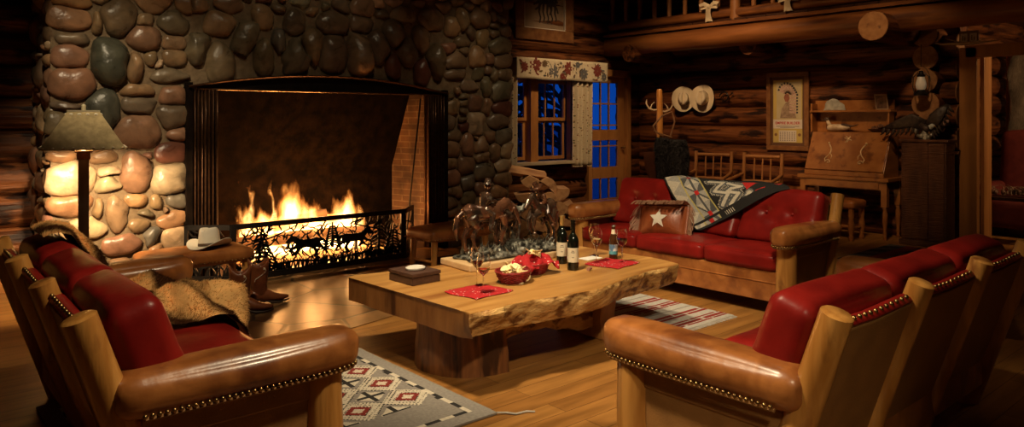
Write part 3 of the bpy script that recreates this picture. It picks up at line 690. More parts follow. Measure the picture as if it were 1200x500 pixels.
# ------------------------------------------------------------------ log-framed leather sofas
def nails(g, pts, r=.0075):
    for p in pts: g.ell(p,(r,r,r),8,5)
def walk(pts, step):
    out=[]; pts=[Vector(p) for p in pts]; acc=0
    for a,b in zip(pts,pts[1:]):
        L=(b-a).length; q=acc
        while q<L: out.append(a.lerp(b,q/L)); q+=step
        acc=q-L
    return out
LEAN=atan2(.27,.84)
def make_sofa(label, loc, rz, W):
    t=T('log_frame_sofa',label,'sofa',loc,rz,'log-framed red leather sofas around the table')
    s=W/3; H=W/2
    for i in range(4):
        x=-H+s*i
        g=G(); a=Vector((x,.275,0)); b=Vector((x,-.004,.845)); L=[a.lerp(b,k/6) for k in range(7)]
        rr=[.060,.059,.057,.055,.054,.052,.051] if i in (0,3) else [.052,.051,.049,.048,.047,.046,.045]
        g.tube(L+[b+(b-a).normalized()*.006],rr+[rr[-1]-.008],20,wob=.05); g.build('back_post',m_pine,t,ang=50)
    for i in range(3):
        x0=-H+s*i+.045; x1=x0+s-.09
        Mx=Matrix.Rotation(LEAN,4,'X')
        yb=lambda z:.27*(1-z/.84)
        g=G()
        pts=[(x0-.02,.09),(x1+.02,.09),(x1+.02,.775),((x0+x1)/2,.765),(x0-.02,.775)]
        vs=[(x,yb(z)-.012,z) for x,z in pts]+[(x,yb(z)+.035,z) for x,z in pts]
        n=5; g.add(vs,[tuple(range(n)),tuple(reversed(range(n,2*n)))]+[((k+1)%n,k,k+n,(k+1)%n+n) for k in range(n)])
        pn=g.build('back_panel',m_tanb,t,smooth=False,bevel=.008)
        g=G(); g.tube([(x0-.02,yb(.78)+.02,.785),((x0+x1)/2,yb(.77)+.02,.775),(x1+.02,yb(.78)+.02,.785)],[(.03,.018)]*3,10,up=(0,0,1)); g.build('top_welt',m_red,pn)
        g=G(); nails(g,walk([(x0,yb(.78)-.0,.802),((x0+x1)/2,yb(.77)-.0,.792),(x1,yb(.78)-.0,.802)],.042),.0095); g.build('nailhead_trim',m_brass,pn)
        xc=(x0+x1)/2; hw=s/2-.004
        bt=[(-.33,.12),(.33,.12),(0,-.25)]
        def fb(o,p):
            if p[1]>0: o.y+= .055*max(0,-p[2])*p[1]
            if p[1]>.3:
                for bx,bz in bt:
                    dx=(p[0]-bx)*hw; dz=(p[2]-bz)*.22; dd=sqrt(dx*dx+dz*dz)
                    o.y-=.045*exp(-(dd/.035)**2)+.012*exp(-(dd/.12)**2)
                    an=atan2(dz,dx); o.y-=.007*max(0,cos(an*5+1))**6*exp(-dd/.09)
            o.y+=.004*MN.noise(Vector((o.x*6+i*3,o.z*6,2))); o.z+=.006*MN.noise(Vector((o.x*5+i*3,o.z*6,5)))
            return o
        Mc=Matrix.Translation((xc,.222,.640))@Mx
        g=G(); g.M=Mc; g.rbox((hw,.088,.232),.055,22,(.0,.03,.012),fb); cu=g.build('back_cushion',m_red,t,ang=180)
        g=G(); g.M=Mc
        for bx,bz in bt: g.ell((bx*hw,.088+.03*(1-bx*bx)*(1-bz*bz)-.04+(.055*-bz if bz<0 else 0),bz*.232),(.013,.006,.013),10,6)
        g.build('button',m_red,cu)
    for i in range(3):
        x=-H+s*(i+.5); hw=s/2-.003
        def fs(o,p):
            o.z+=.005*MN.noise(Vector((o.x*6+i*5,o.y*6,1)))
            return o
        ins=.05 if i!=1 else 0
        g=G(); g.M=Matrix.Translation((x+(ins/2 if i==0 else -ins/2 if i==2 else 0),.575,.385)); g.rbox((hw-ins/2,.285,.065),.04,14,(0,.008,.022),fs); c=g.build('seat_cushion',m_red,t,ang=180)
        g=G(); g.M=Matrix.Translation((x+(ins/2 if i==0 else -ins/2 if i==2 else 0),.575,.385)); hh=hw-ins/2
        g.tube([(-hh+.012,.272,.052),(hh-.012,.272,.052)],.005,6); g.build('seam_piping',m_red,c)
    g=G(); g.box(-H+.06,H-.06,.78,.84,.10,.325); g.box(-H+.05,H-.05,.18,.80,.12,.32); g.box(-H+.06,H-.06,.835,.845,.235,.245); g.build('base',m_tan,t,smooth=False,bevel=.015)
    for sx in (-1,1):
        X=sx*H
        def fa(o,p):
            # rounded front end in plan, slightly narrower to the back
            if p[1]>.55:
                q=(p[1]-.55)/.45; o.x*=sqrt(max(0,1-.55*q*q))
            if p[1]<0: o.x*=1+.12*p[1]
            o.z+=.012*max(0,p[1])*(1 if p[2]>0 else 0)
            if p[2]<-.2: o.x*=.96
            return o
        Ma=Matrix.Translation((X,.505,.580))
        g=G(); g.M=Ma; g.rbox((.102,.425,.068),.055,16,(.008,0,.016),fa); a=g.build('arm_pad',m_tan,t,ang=180)
        half=[(.090,.16),(.092,.5)]+[(.090*sqrt(1-.55*q*q),.505+.409*(.55+.45*q)) for q in (.1,.3,.5,.7,.85)]+[(.054,.908),(.036,.918),(.015,.921)]
        P=[(X+a_,b_,.528) for a_,b_ in half]+[(X-a_,b_,.528) for a_,b_ in reversed(half)]
        g=G(); nails(g,walk(P,.0215),.0078); g.build('nailhead_trim',m_brass,a)
        g=G(); g.tube([(X+(p[0]-X)*.93,p[1]-(.008 if p[1]>.86 else 0),.517) for p in P],.007,8); g.build('seam_piping',m_tanb,a)
        g=G(); a0=Vector((X,.80,0)); g.tube([a0+Vector((.002*sin(k),.002*cos(k*2),.525*k/5)) for k in range(6)],[.078,.077,.075,.074,.072,.071],20,wob=.05); g.build('front_post',m_pine,t,ang=50)
        g=G()
        g.box(X-.028,X+.028,.16,.80,.42,.50)
        pts=[(.24,.10),(.78,.10),(.78,.46),(.13,.46)]
        g.add([(X-.022,y,z) for y,z in pts]+[(X+.022,y,z) for y,z in pts],[(0,3,2,1),(4,5,6,7),(0,1,5,4),(1,2,6,5),(2,3,7,6),(3,0,4,7)])
        g.build('side_panel',m_tanb,t,smooth=False,bevel=.008)
    return t
S_L=make_sofa('red leather sofa with fur throw on its back, beside the floor lamp',(.48,3.53,0),-pi/2,1.93)
S_R=make_sofa('bare red leather sofa seen from behind at the right, nearest the camera',(3.27,1.08,0),0,2.0)
S_F=make_sofa('red leather sofa under patterned blanket, facing the fireplace from far side',(5.87,3.82,0),pi/2,2.08)

# ------------------------------------------------------------------ fur throw over the left sofa
def fur_mat():
    return M('fur',(.9,.9,.9),(1.1,1.1,1.1),sc_=30,r=.8,attr=True,spec=.15)
m_fur=fur_mat()
def fur_throw():
    # path over the sofa in its own profile (X forward from the posts, z), then world coordinates
    prof=[(.60,.895),(.61,.900),(.625,.905),(.65,.91),(.70,.895),(.76,.80),(.83,.68),(.90,.56),(.97,.50),(1.10,.485),(1.22,.485),(1.33,.475),(1.385,.42),(1.40,.35)]
    pv=[Vector((a,0,b)) for a,b in prof]
    L=[0]
    for a,b in zip(pv,pv[1:]): L.append(L[-1]+(b-a).length)
    def at(s):
        s*=L[-1]
        for i in range(len(pv)-1):
            if s<=L[i+1]+1e-9:
                q=(s-L[i])/(L[i+1]-L[i]); return pv[i].lerp(pv[i+1],q)
        return pv[-1]
    def f(u,v):
        # u across the sofa (0 near camera, 1 far end), v from behind the back to the seat edge
        p=at(v)
        q_=min(1,max(0,(v-.10)/.40)); wd=.36+.38*q_*q_*(3-2*q_)
        y=4.33+.07*q_-wd*(1-u)+.02*sin(v*9)
        y0=y-.12*max(0,v-.35)*(1-u*.4)
        q=at(min(1,v+.02))-at(max(0,v-.02)); nrm=Vector((-q.z,0,q.x)).normalized()
        fold=.040*sin(u*13+v*9+1.6*sin(v*8))+.028*sin(v*25+u*7)+.03*MN.noise(Vector((u*4,v*6,1)))+.02*MN.noise(Vector((u*9,v*12,4)))
        amp=(.3+1.2*min(1,max(0,(v-.38)*3)))*min(1,v*5)
        th=.035+fold*amp
        if v>.4: th+=.055*sin(min(1,(v-.4)/.6)*pi)*min(1,3*u+.3)
        edge=min(1,3.2*min(u,1-u)+.12,9*min(v,1-v)+.2)
        p=p+nrm*max(.012,th*edge+.012)
        return Vector((p.x,y0,p.z))
    NU,NV=70,110
    P=[[f(i/NU,j/NV) for i in range(NU+1)] for j in range(NV+1)]
    def colr(u,v,p):
        n=MN.noise(Vector((p.x*7,p.y*7,p.z*7)))+.5*MN.noise(Vector((p.x*17,p.y*17,p.z*17)))
        st=.5+.5*sin(v*25+u*9+1.2*sin(u*6)+.8)  # fur stripes set along the folds; ridge light and valley shade in the colour
        k=max(0,min(1,st*1.1-.2+.35*n)); k=k*k*(3-2*k)
        a=Vector((.055,.018,.005)); b=Vector((.90,.52,.19))
        return a.lerp(b,k)
    g=G()
    b0=0
    for j in range(NV+1):
        for i in range(NU+1):
            p=P[j][i]; g.col=tuple(colr(i/NU,j/NV,p)); g.add([p],[])
    for j in range(NV):
        for i in range(NU): a=j*(NU+1)+i; g.f.append([a,a+1,a+NU+2,a+NU+1]); g.m.append(0)
    R=random.Random(2)
    for k in range(42000):
        u,v=R.random(),R.random(); i=min(NU-1,int(u*NU)); j=min(NV-1,int(v*NV))
        fu,fv=u*NU-i,v*NV-j
        p=P[j][i].lerp(P[j][i+1],fu).lerp(P[j+1][i].lerp(P[j+1][i+1],fu),fv)
        tu=(P[j][i+1]-P[j][i]); tv=(P[j+1][i]-P[j][i]); n=tu.cross(tv).normalized()
        if n.z<-.2 and v>.12: n=-n
        tvn=tv.normalized(); tun=tu.normalized()
        sgn=-1 if n.dot(Vector((1,0,1) if v>.3 else (-.3,0,1)))<0 else 1
        n=n*sgn
        d=(n*.8+tvn*R.uniform(.3,1.0)+tun*R.uniform(-.4,.4)).normalized()
        Lh=R.uniform(.010,.022); w=R.uniform(.0012,.0022)
        sd=d.cross(Vector((R.uniform(-1,1),R.uniform(-1,1),R.uniform(-1,1)))).normalized()
        c=colr(u,v,p); c=c*R.uniform(.75,1.35); 
        base=p-n*.002; b=len(g.v)
        g.v+= [base-sd*w,base+sd*w,base+d*Lh]; g.c+=[tuple(c*.8),tuple(c*.8),tuple(c*1.2)]; g.f.append([b,b+1,b+2]); g.m.append(0); g.hascol=True
    o=g.build('fur_throw',m_fur,ang=180)
    tag(o,'brown and cream fur throw draped over the left sofa back and seat','throw')
fur_throw()

# ------------------------------------------------------------------ pixel pattern helper (woven cloth)
def flat(name,c,**k): return M(name,c,tuple(x*.8 for x in c),sc_=60,r=.9,bump=.3,bsc=220,bd=.002,**k)
w_grey=flat('wool_grey',(.26,.235,.205)); w_lg=flat('wool_light_grey',(.42,.39,.34)); w_blk=flat('wool_black',(.018,.016,.015)); w_cream=flat('wool_cream',(.62,.55,.43))
w_red=flat('wool_red',(.22,.018,.012)); w_bright=flat('wool_bright_red',(.55,.02,.015)); w_dg=flat('wool_dark_grey',(.10,.10,.10)); w_yel=flat('wool_yellow',(.55,.45,.14))
# navajo rug
RX0,RX1,RY0,RY1=.62,2.32,2.79,4.36
def rugpat(u,v):
    x=RX0+(RX1-RX0)*u; y=RY0+(RY1-RY0)*v
    e=min(x-RX0,RX1-x,y-RY0,RY1-y)
    if e<.085: return 0
    if e<.108:
        q=(y if min(x-RX0,RX1-x)<.108 else x)
        return 1 if int(q/.082)%2==0 else 3
    # lattice of stepped lozenges
    if 3.12<y<4.24 and .74<x<2.245:
        i=round((x-2.10)/.29); j=round((y-3.25)/.256)
        qx=round((x-2.10)*250)/250; qy=round((y-3.25)*250)/250
        dx=abs(qx-i*.29); dy=abs(qy-j*.256); n=dx/.145+dy/.128
        ck=(int((x+9)/.013)+int((y+9)/.013))%2
        if n<=1:
            if n<.26: return 3
            if n<.52: return 4
            if n<.60: return 1 if ck else 3
            if n<.78: return 3
            if n<.88: return 1 if ck else 3
            return 3 if x<2.235 else 0
        ix=math.floor((x-2.10)/.29)+.5; jy=math.floor((y-3.25)/.256)+.5
        if ix<0:
            ex=abs(x-2.10-ix*.29); ey=abs(y-3.25-jy*.256); m_=ex/.145+ey/.128
            if (ex<.011 and ey<.078) or (ey<.011 and ex<.082): return 1
            if m_<.62: return 3
            if m_<.86: return 0
            return 1 if ck else 3
        if abs(x-2.225)<.03:
            ey=abs(((y-3.25)/.256)%1-.5)*.256
            if ey<abs(x-2.222)*1.2+.005 and ey<.03: return 1
        return 0
    return 0
g=G(); g.grid(260,240,lambda u,v:(RX0+(RX1-RX0)*u,RY0+(RY1-RY0)*v+.004*sin(u*9),.014+.002*MN.noise(Vector((u*7,v*7,0)))),rugpat)
t=T('area_rug','grey southwestern wool rug with red and black lozenges under left sofa','rug')
g.build('woven_field',[w_grey,w_blk,w_lg,w_cream,w_red],t,smooth=False,solid=.010,off=-1)
g=G()
for (x,y) in ((RX1,RY0),):
    g.tube([(x,y,.012),(x+.04,y-.02,.008),(x+.07,y-.06,.006),(x+.13,y-.07,.006),(x+.16,y-.10,.006)],.005,6)
g.build('corner_tassel',w_lg,t)
# striped rug
SX0,SX1,SY0,SY1=3.86,4.80,3.05,4.7
R=random.Random(11)
bands=[]; y=SY0
pat=[(.045,0),(.020,1),(.012,0),(.034,1),(.012,0),(.020,1),(.075,0),(.034,1),(.014,0),(.034,1),(.065,0),(.02,2),(.03,0)]
k=0
while y<SY1+.1: bands.append((y,y+pat[k%len(pat)][0],pat[k%len(pat)][1])); y+=pat[k%len(pat)][0]; k+=1
def strp(u,v):
    y=SY0+(SY1-SY0)*v; x=u*(SX1-SX0)
    for a,b_,c in bands:
        if a<=y<b_:
            if c==1 and (x*3.1+a*7)%1<.06: return 0
            return c
    return 0
g=G(); g.grid(60,330,lambda u,v:(SX0+(SX1-SX0)*u,SY0+(SY1-SY0)*v,.012+.002*MN.noise(Vector((u*7,v*7,0)))),strp)
t=T('striped_rug','cream flat-woven rug with dark red stripes between table and far sofa','rug')
g.build('woven_field',[w_lg,w_red,w_grey],t,smooth=False,solid=.008,off=-1)
g=G()
for i in range(60):
    x=SX0+(SX1-SX0)*(i+.5)/60; g.tube([(x,SY0,.010),(x+R.uniform(-.006,.006),SY0-.04,.005)],.003,5)
g.build('fringe',w_lg,t)

# ------------------------------------------------------------------ patterned blanket over the far sofa
# sofa local frame: x along (world +Y), y forward (world -X)
def sofaF(lx,ly,lz): return Vector((5.87-ly,3.82+lx,lz))
def blanket():
    prof=[(-.05,.42),(-.035,.62),(-.03,.80),(.02,.875),(.10,.895),(.19,.885),(.25,.85),(.30,.78),(.35,.66),(.405,.54),(.44,.487),(.52,.478),(.62,.478)]
    pv=[Vector((0,a,b)) for a,b in prof]; i0=5
    L=[0]
    for a,b in zip(pv,pv[1:]): L.append(L[-1]+(b-a).length)
    top=L[i0]
    def at(s):
        s=max(0,min(L[-1]-1e-6,s))
        for i in range(len(pv)-1):
            if s<=L[i+1]: return pv[i].lerp(pv[i+1],(s-L[i])/(L[i+1]-L[i]))
    BW,BH=1.10,.63      # u across the bands, v along them
    
    # corner A = top left as seen; bands run down-right
    def f(u,v):
        a=u*BW; b=(v)*BH
        # position on unrolled back: s (to the viewer's right = -lx), h downwards
        s_=a*.66+b*.89; h=-a*.45+b*.81
        h=h+.0
        p=at(top+h); q=at(top+h+.02)-at(top+h-.02); n=Vector((0,-q.z*-1,0)); n=Vector((0,-q.z,q.y))
        if n.length>0: n.normalize()
        if n.z<0 and h>0: n=-n
        lx=.54-s_
        off=.014+.010*MN.noise(Vector((u*4,v*4,3)))+.012*max(0,sin(u*7+v*3))
        p=p+n*off
        return sofaF(lx,p.y,p.z)
    def dseg(X,Y,pl):
        m=1e9
        for (x0,y0),(x1,y1) in zip(pl,pl[1:]):
            dx,dy=x1-x0,y1-y0; q=max(0,min(1,((X-x0)*dx+(Y-y0)*dy)/(dx*dx+dy*dy))); m=min(m,sqrt((X-x0-q*dx)**2+(Y-y0-q*dy)**2))
        return m
    def tri(X,Y,T):
        s_=[(T[(k+1)%3][0]-T[k][0])*(Y-T[k][1])-(T[(k+1)%3][1]-T[k][1])*(X-T[k][0]) for k in range(3)]
        return all(q>=0 for q in s_) or all(q<=0 for q in s_)
    B1=[(578,108),(664,114),(622,188),(704,198),(668,272)]; B2=[(560,150),(590,150)]
    B3=[(690,124),(772,150),(716,166),(696,186),(760,196),(712,266)]; B4=[(820,196),(800,246),(742,300)]
    def pat(u,v):
        a=u*BW; b=v*BH
        X=290+466*a+345*b; Y=80-269*a+586*b
        if a<.02 or a>BW-.018 or b>BH-.022: return 0
        if b>.548:
            if b<.572: return 0
            if a<.135: return 3 if (a*11+b*7)%1<.6 else 2
            if a<.147: return 5
            if a<.32:
                if abs(a-.225)<.026 and abs(b-.60)<.03: return 4
                return 6 if (a*12-b*9)%1<.45 else 2
            if a<.335: return 5
            if .40<a<.50 and int(a/.012)%2: return 1
            return 0
        if a<.155:
            q=(b/.16)%1; return 3 if abs(q-.5)*2>(a-.02)/.135 else 2
        if a<.167: return 5
        if a<.345:
            x=(a-.256)/.089; q=((b-.11)/.21+.5)%1*2-1
            if abs(x)<.24 and abs(q)<.22: return 4
            if abs(x)<.12 : return 6
            if abs(x-q)<.13: return 6
            if abs(x)>abs(q): return 2 if x*q>0 else 0 if abs(x)<.0 else 6
            return 3 if q*x>0 else 2
        if a<.357: return 5
        if tri(X,Y,[(764,112),(854,112),(806,180)]) or tri(X,Y,[(842,192),(900,150),(876,200)]) or tri(X,Y,[(930,100),(980,60),(960,120)]): return 4
        d=min(dseg(X,Y,B1),dseg(X,Y,B3))
        sr=4 if (int(X/7)+int(Y/7))%2 else 0
        if d<9: return 1
        if d<19+sr*.4: return 6
        if d<25+sr and (int(X/6)+int(Y/6))%2: return 1
        if dseg(X,Y,B4)<12+sr*1.5: return 1
        if dseg(X,Y,B4)<26: return 6
        return 0
    g=G(); g.grid(230,140,f,pat)
    t=T('patterned_blanket','black, grey and red southwestern wool blanket draped across the far sofa back','blanket')
    g.build('woven_field',[w_blk,w_cream,w_lg,w_cream,w_bright,w_yel,w_dg],t,solid=.008,off=1,ang=180)
blanket()

# ------------------------------------------------------------------ star pillow
t=T('star_pillow','brown leather fringed pillow with a cream star on the far sofa','pillow',(5.26,4.04,.555),0,rot=(0,0,0))
t.rotation_euler=(RD(-22),RD(-4),RD(-90+10))
m_fringe=M('fringe_leather',(.40,.22,.13),(.24,.11,.06),r=.6)
m_hide=M('cowhide_brown',(.20,.045,.014),(.32,.085,.028),sc_=5,det=8,r=.35,bump=.2,bsc=50,c3=(.05,.015,.008),sc3=3,r3=(.6,.7))
g=G(); g.rbox((.235,.055,.15),.04,18,(0,.05,0),lambda o,p:Vector((o.x*(1-.08*abs(p[2])**2*0),o.y*(1-.75*max(abs(p[0]),abs(p[2]))**4),o.z))); g.build('cover',m_hide,t,ang=180)
g=G()
def py(x,z):
    a,b=x/.235,z/.15; return -(.055+.05*(1-a*a)*(1-b*b))*(1-.75*max(abs(a),abs(b))**4)-.004
sp=[]
for k in range(10):
    r=.088 if k%2==0 else .038; an=pi/2+k*pi/5; sp.append((r*cos(an),r*sin(an)))
vs=[(0,py(0,0),0)]+[(x,py(x,z),z) for x,z in sp]+[(x*.5,py(x*.5,z*.5),z*.5) for x,z in sp]
fs=[]
for k in range(10):
    j=(k+1)%10; fs.append((0,11+k,11+j)); fs.append((11+k,1+k,1+j,11+j))
g.add(vs,fs); g.build('star',M('cream_hide',(.75,.70,.60),(.66,.6,.5),r=.7),t,solid=.006,smooth=False)
g=G(); R=random.Random(6)
def strand(p,d,L):
    q=Vector(p); pts=[q]; d=Vector(d)
    for k in range(4):
        q=q+d*L/4; d=(d+Vector((R.uniform(-.15,.15),R.uniform(-.12,.05),-.42))).normalized(); pts.append(q)
    g.tube(pts,[.0045,.004,.0038,.0035,.0025],5)
for k in range(95):
    x=-.235+.47*k/94; g_=strand((x,-.006,.150),(R.uniform(-.2,.2),-1.0,.30),R.uniform(.15,.21))
for s in (-1,1):
    for k in range(34):
        z=-.15+.3*k/33; strand((s*.23,0,z),(s*.5,-.2,-.1),R.uniform(.10,.17))
g.build('leather_fringe',m_fringe,t)
# ------------------------------------------------------------------ live-edge coffee table
m_slab=M('slab_top',(.33,.15,.036),(.50,.26,.075),sc_=9,st=(.12,1,1),det=9,dist=1.1,r=.36,r2=.48,bump=.15,bsc=20,c3=(.24,.09,.022),sc3=5,r3=(.58,.72),st3=(.2,1,1),coat=.05)
m_edge=M('slab_live_edge',(.40,.20,.06),(.66,.42,.16),sc_=16,st=(.35,1,1),det=9,r=.42,bump=1,bsc=26,bst=(.5,1,1),bd=.03,c3=(.13,.045,.012),sc3=13,r3=(.52,.62),st3=(.6,1,1))
m_sawn=M('slab_sawn_end',(.20,.075,.02),(.30,.125,.035),sc_=14,st=(1,1,.25),det=8,r=.4,bump=.5,c3=(.07,.022,.008),sc3=6)
m_stump=M('table_stump',(.13,.045,.014),(.26,.10,.03),sc_=16,st=(1,1,.18),det=9,dist=1.2,r=.45,bump=.7,bd=.012,c3=(.04,.014,.006),sc3=10,r3=(.52,.62))
t=T('coffee_table','massive live-edge wooden slab coffee table on a stump and plank legs','table',(0,0,0))
ZT=.45
def outline():
    P=[]
    n=56
    for i in range(n):      # front edge, left -> right
        u=i/n; x=2.335+(4.235-2.335)*u; y=3.03+.10*u-.07*sin(u*pi)*sin(u*pi)*.7+.035*sin(u*9+.5)*sin(u*pi)+.015*MN.noise(Vector((u*14,0,0)))
        P.append((x,y,1))
    n2=22
    for i in range(n2):
        v=i/n2; P.append((4.235+.05*sin(v*pi)+.015*sin(v*8)-.03*v,3.13+.95*v,2 if v>.1 else 1))
    for i in range(30):
        u=i/30; P.append((4.205-1.92*u,4.08+.17*u+.03*sin(u*7),1))
    for i in range(14):
        v=i/14; P.append((2.285+.05*v,4.23-1.2*v,3))
    return P
OL=outline(); cx,cy=3.27,3.6
g=G(); N=len(OL)
lay=[(ZT,.0,0),(ZT-.006,-.007,0),(ZT-.03,-.014,1),(ZT-.06,-.010,2),(ZT-.09,.002,3),(ZT-.12,.014,4),(ZT-.145,.035,5)]
vs=[];
for k,(z,ins,_) in enumerate(lay):
    for i,(x,y,c) in enumerate(OL):
        x2,y2,_c=OL[(i+1)%N]; x1,y1,_=OL[i-1]
        nx,ny=(y2-y1),-(x2-x1); L=sqrt(nx*nx+ny*ny) or 1; nx/=L; ny/=L
        d=-ins
        if c in (1,2) and k>1: d+=.022*MN.noise(Vector((x*5,y*5,z*12)))+.010*MN.noise(Vector((x*17,y*17,z*22)))
        if c==3: d=-.004 if k else 0
        zz=z+(.012*MN.noise(Vector((x*3,y*3,9))) if k>3 else 0)
        vs.append((x+nx*d,y+ny*d,zz))
g.v+=[Vector(v) for v in vs]; g.c+=[(1,1,1)]*len(vs)
for k in range(len(lay)-1):
    for i in range(N):
        j=(i+1)%N; g.f.append([(k+1)*N+i,(k+1)*N+j,k*N+j,k*N+i]); g.m.append(0 if k==0 else (2 if OL[i][2]==3 else 1))
g.f.append(list(range(N))); g.m.append(0); g.f.append(list(reversed(range((len(lay)-1)*N,len(lay)*N)))); g.m.append(2)
g.build('slab_top',[m_slab,m_edge,m_sawn],t,ang=35)
g=G(); P=[(2.77,3.24),(2.77,3.86)]+[(2.77-.36*sin(pi*k/14)**.8,3.55+.31*cos(pi*k/14)) for k in range(1,14)]
vs=[];K=7
for k in range(K):
    z=.31*k/(K-1); sc1=1+.03*sin(k)+(.04 if k==0 else 0)
    for x,y in P: 
        w=.015*MN.noise(Vector((x*9,y*9,z*2))); vs.append((2.6+(x-2.6)*sc1+w,3.55+(y-3.55)*sc1+w,z))
n=len(P); fs=[tuple(reversed(range(n))),tuple(range((K-1)*n,K*n))]
for k in range(K-1):
    for i in range(n): j=(i+1)%n; fs.append((k*n+i,k*n+j,(k+1)*n+j,(k+1)*n+i))
if True: fs=[tuple(reversed(f)) for f in fs]
g.add(vs,fs); g.build('stump_leg',m_stump,t,ang=50)
g=G(); pr=[(3.27,0),(3.27,.02),(3.29,.14),(3.26,.31),(3.66,.31),(3.62,.15),(3.70,.03),(3.70,0)]
g.add([(3.62,y,z) for y,z in pr]+[(3.76,y,z) for y,z in pr],[tuple(reversed(range(8))),tuple(range(8,16))]+[((i),(i+1)%8,(i+1)%8+8,i+8) for i in range(8)])
g.build('plank_leg',m_oakz,t,bevel=.01)
g=G(); n=18; top=[];bot=[]
for i in range(n+1):
    u=i/n; x=2.76+.88*u; top.append((x,.265+.02*sin(u*8)+.012*MN.noise(Vector((u*9,3,0))))); bot.append((x,.10+.05*sin(u*4+.3)+.018*MN.noise(Vector((u*9,7,0)))))
g.prism(bot+top[::-1],3.36,3.43); g.build('live_edge_stretcher',m_edge,t,bevel=.012)
ZT+=.0005
# wooden board that carries the bronze
o=T('display_board','pale live-edge wooden board under the bronze sculpture','board',(0,0,0))
g=G(); P=[(2.95,3.83),(3.2,3.80),(3.5,3.82),(3.90,3.84),(3.92,4.08),(3.5,4.13),(3.2,4.15),(2.97,4.19)]
g.prismz(P,ZT,ZT+.045); g.build('board',M('pale_board',(.52,.33,.15),(.62,.42,.22),sc_=9,st=(.2,1,1),r=.5,bump=.3),o,bevel=.008,smooth=False)

# ------------------------------------------------------------------ bronze sculpture (one cast piece)
m_bronze=M('dark_bronze',(.035,.022,.015),(.13,.07,.04),sc_=14,r=.22,coat=.8,metal=.55,bump=.5,bsc=60,bd=.005,c3=(.20,.19,.17),sc3=18,r3=(.60,.68))
m_bronze_l=M('red_bronze',(.075,.032,.018),(.19,.08,.04),sc_=10,r=.22,coat=.8,metal=.55,bump=.5,bsc=60,bd=.005,c3=(.03,.02,.015),sc3=12,r3=(.52,.62))
m_patina=M('patina_ground',(.09,.085,.07),(.42,.41,.34),sc_=26,det=8,r=.42,metal=.6,bump=1,bsc=45,bd=.015,c3=(.02,.018,.015),sc3=15,r3=(.50,.60))
t=T('bronze_sculpture','bronze sculpture of mounted riders and steer on rocky ground','sculpture',(3.45,3.98,ZT+.045))
def horse(parent,ox,oz,sc1,face,pose,mat,oy=0,rot=0,name='horse'):
    g=G(); g.M=Matrix.Translation((ox,oy,oz))@Matrix.Rotation(rot,4,'Z')@Matrix.Diagonal((face*sc1,sc1,sc1,1))
    # facing +x; about 1 unit long body .30 high scale; coordinates in metres at sc1=1
    g.tube([(-.125,0,.215),(-.10,0,.225),(-.03,0,.212),(.04,0,.215),(.09,0,.225),(.115,0,.23)],[(.03,.035),(.043,.052),(.040,.048),(.042,.052),(.036,.05),(.02,.03)],16,up=(0,0,1))
    hp=pose['head']; nk=pose.get('neck',(.15,0,.27))
    g.tube([(.085,0,.235),nk,hp],[(.028,.045),(.02,.034),(.015,.026)],12,up=(1,0,0))
    hd=Vector(hp); dr=Vector(pose['muz'])
    g.tube([hd-dr*.015,hd+dr*.02,hd+dr*.06,hd+dr*.085],[(.018,.024),(.019,.026),(.013,.016),(.012,.014)],12)
    for s in (-1,1): g.tube([hd+Vector((-.005,s*.012,.012)),hd+Vector((-.008,s*.015,.042))],[.007,.002],6)
    for i,L in enumerate(pose['legs']):
        s=-1 if i%2 else 1; fr=i<2
        pts=[Vector((p[0],s*.028,p[1])) for p in L]
        rr=([.027,.018,.012,.010,.015] if fr else [.036,.021,.013,.011,.015])
        g.tube(pts,rr,10)
    tl=pose.get('tail',[(-.125,0,.235),(-.165,0,.20),(-.175,0,.13),(-.165,0,.07)])
    g.tube(tl,[.010,.016,.018,.006],8)
    # mane
    for k in range(7):
        q=k/6; a=Vector((.085,0,.26)).lerp(Vector(nk)+Vector((-.02,0,.02)),min(1,q*2)) if q<.5 else (Vector(nk)+Vector((-.02,0,.02))).lerp(hd+Vector((-.01,0,.02)),q*2-1)
        g.ell(a,(.014,.009,.018),8,6)
    return g.build(name,mat,parent,ang=180,remesh=.0042)
def rider(parent,ox,oz,sc1,face,mat,oy=0,lean=.0,arm=(.11,.40)):
    g=G(); g.M=Matrix.Translation((ox,oy,oz))@Matrix.Diagonal((face*sc1,sc1,sc1,1))@Matrix.Translation((0,0,.25))@Matrix.Rotation(lean,4,'Y')@Matrix.Translation((0,0,-.25))
    g.tube([(0,0,.25),(0,0,.29),(.004,0,.34),(.006,0,.375)],[(.034,.028),(.032,.026),(.046,.030),(.034,.024)],12,up=(1,0,0))
    g.tube([(.008,0,.375),(.012,0,.40)],.011,8); g.ell((.016,0,.418),(.023,.020,.026),12,8)
    for s in (-1,1):
        g.tube([(.006,s*.034,.365),(.02,s*.05,.325),(arm[0]-.03,s*.025,arm[1]-.08)],[.019,.016,.012],8)
        g.ell((arm[0]-.026,s*.022,arm[1]-.08),(.010,.008,.009),8,6)
        g.tube([(0,s*.018,.26),(.045,s*.05,.225),(.035,s*.055,.15),(.03,s*.055,.135),(.06,s*.055,.125)],[.027,.025,.018,.015,.012],8)
    b=g.build('rider',mat,parent,ang=180,remesh=.004)
    h=G(); h.M=g.M; h.lathe([(.001,.470),(.020,.467),(.024,.438),(.026,.435),(.048,.432),(.049,.428),(.001,.427)],16,loc=(.014,0,0)); h.build('rider_hat',mat,b)
    r=G(); r.M=g.M; r.tube([(arm[0]-.07,.02,arm[1]-.085),(arm[0]+.05,.0,arm[1]-.06)],.004,6); r.build('rifle',mat,b)
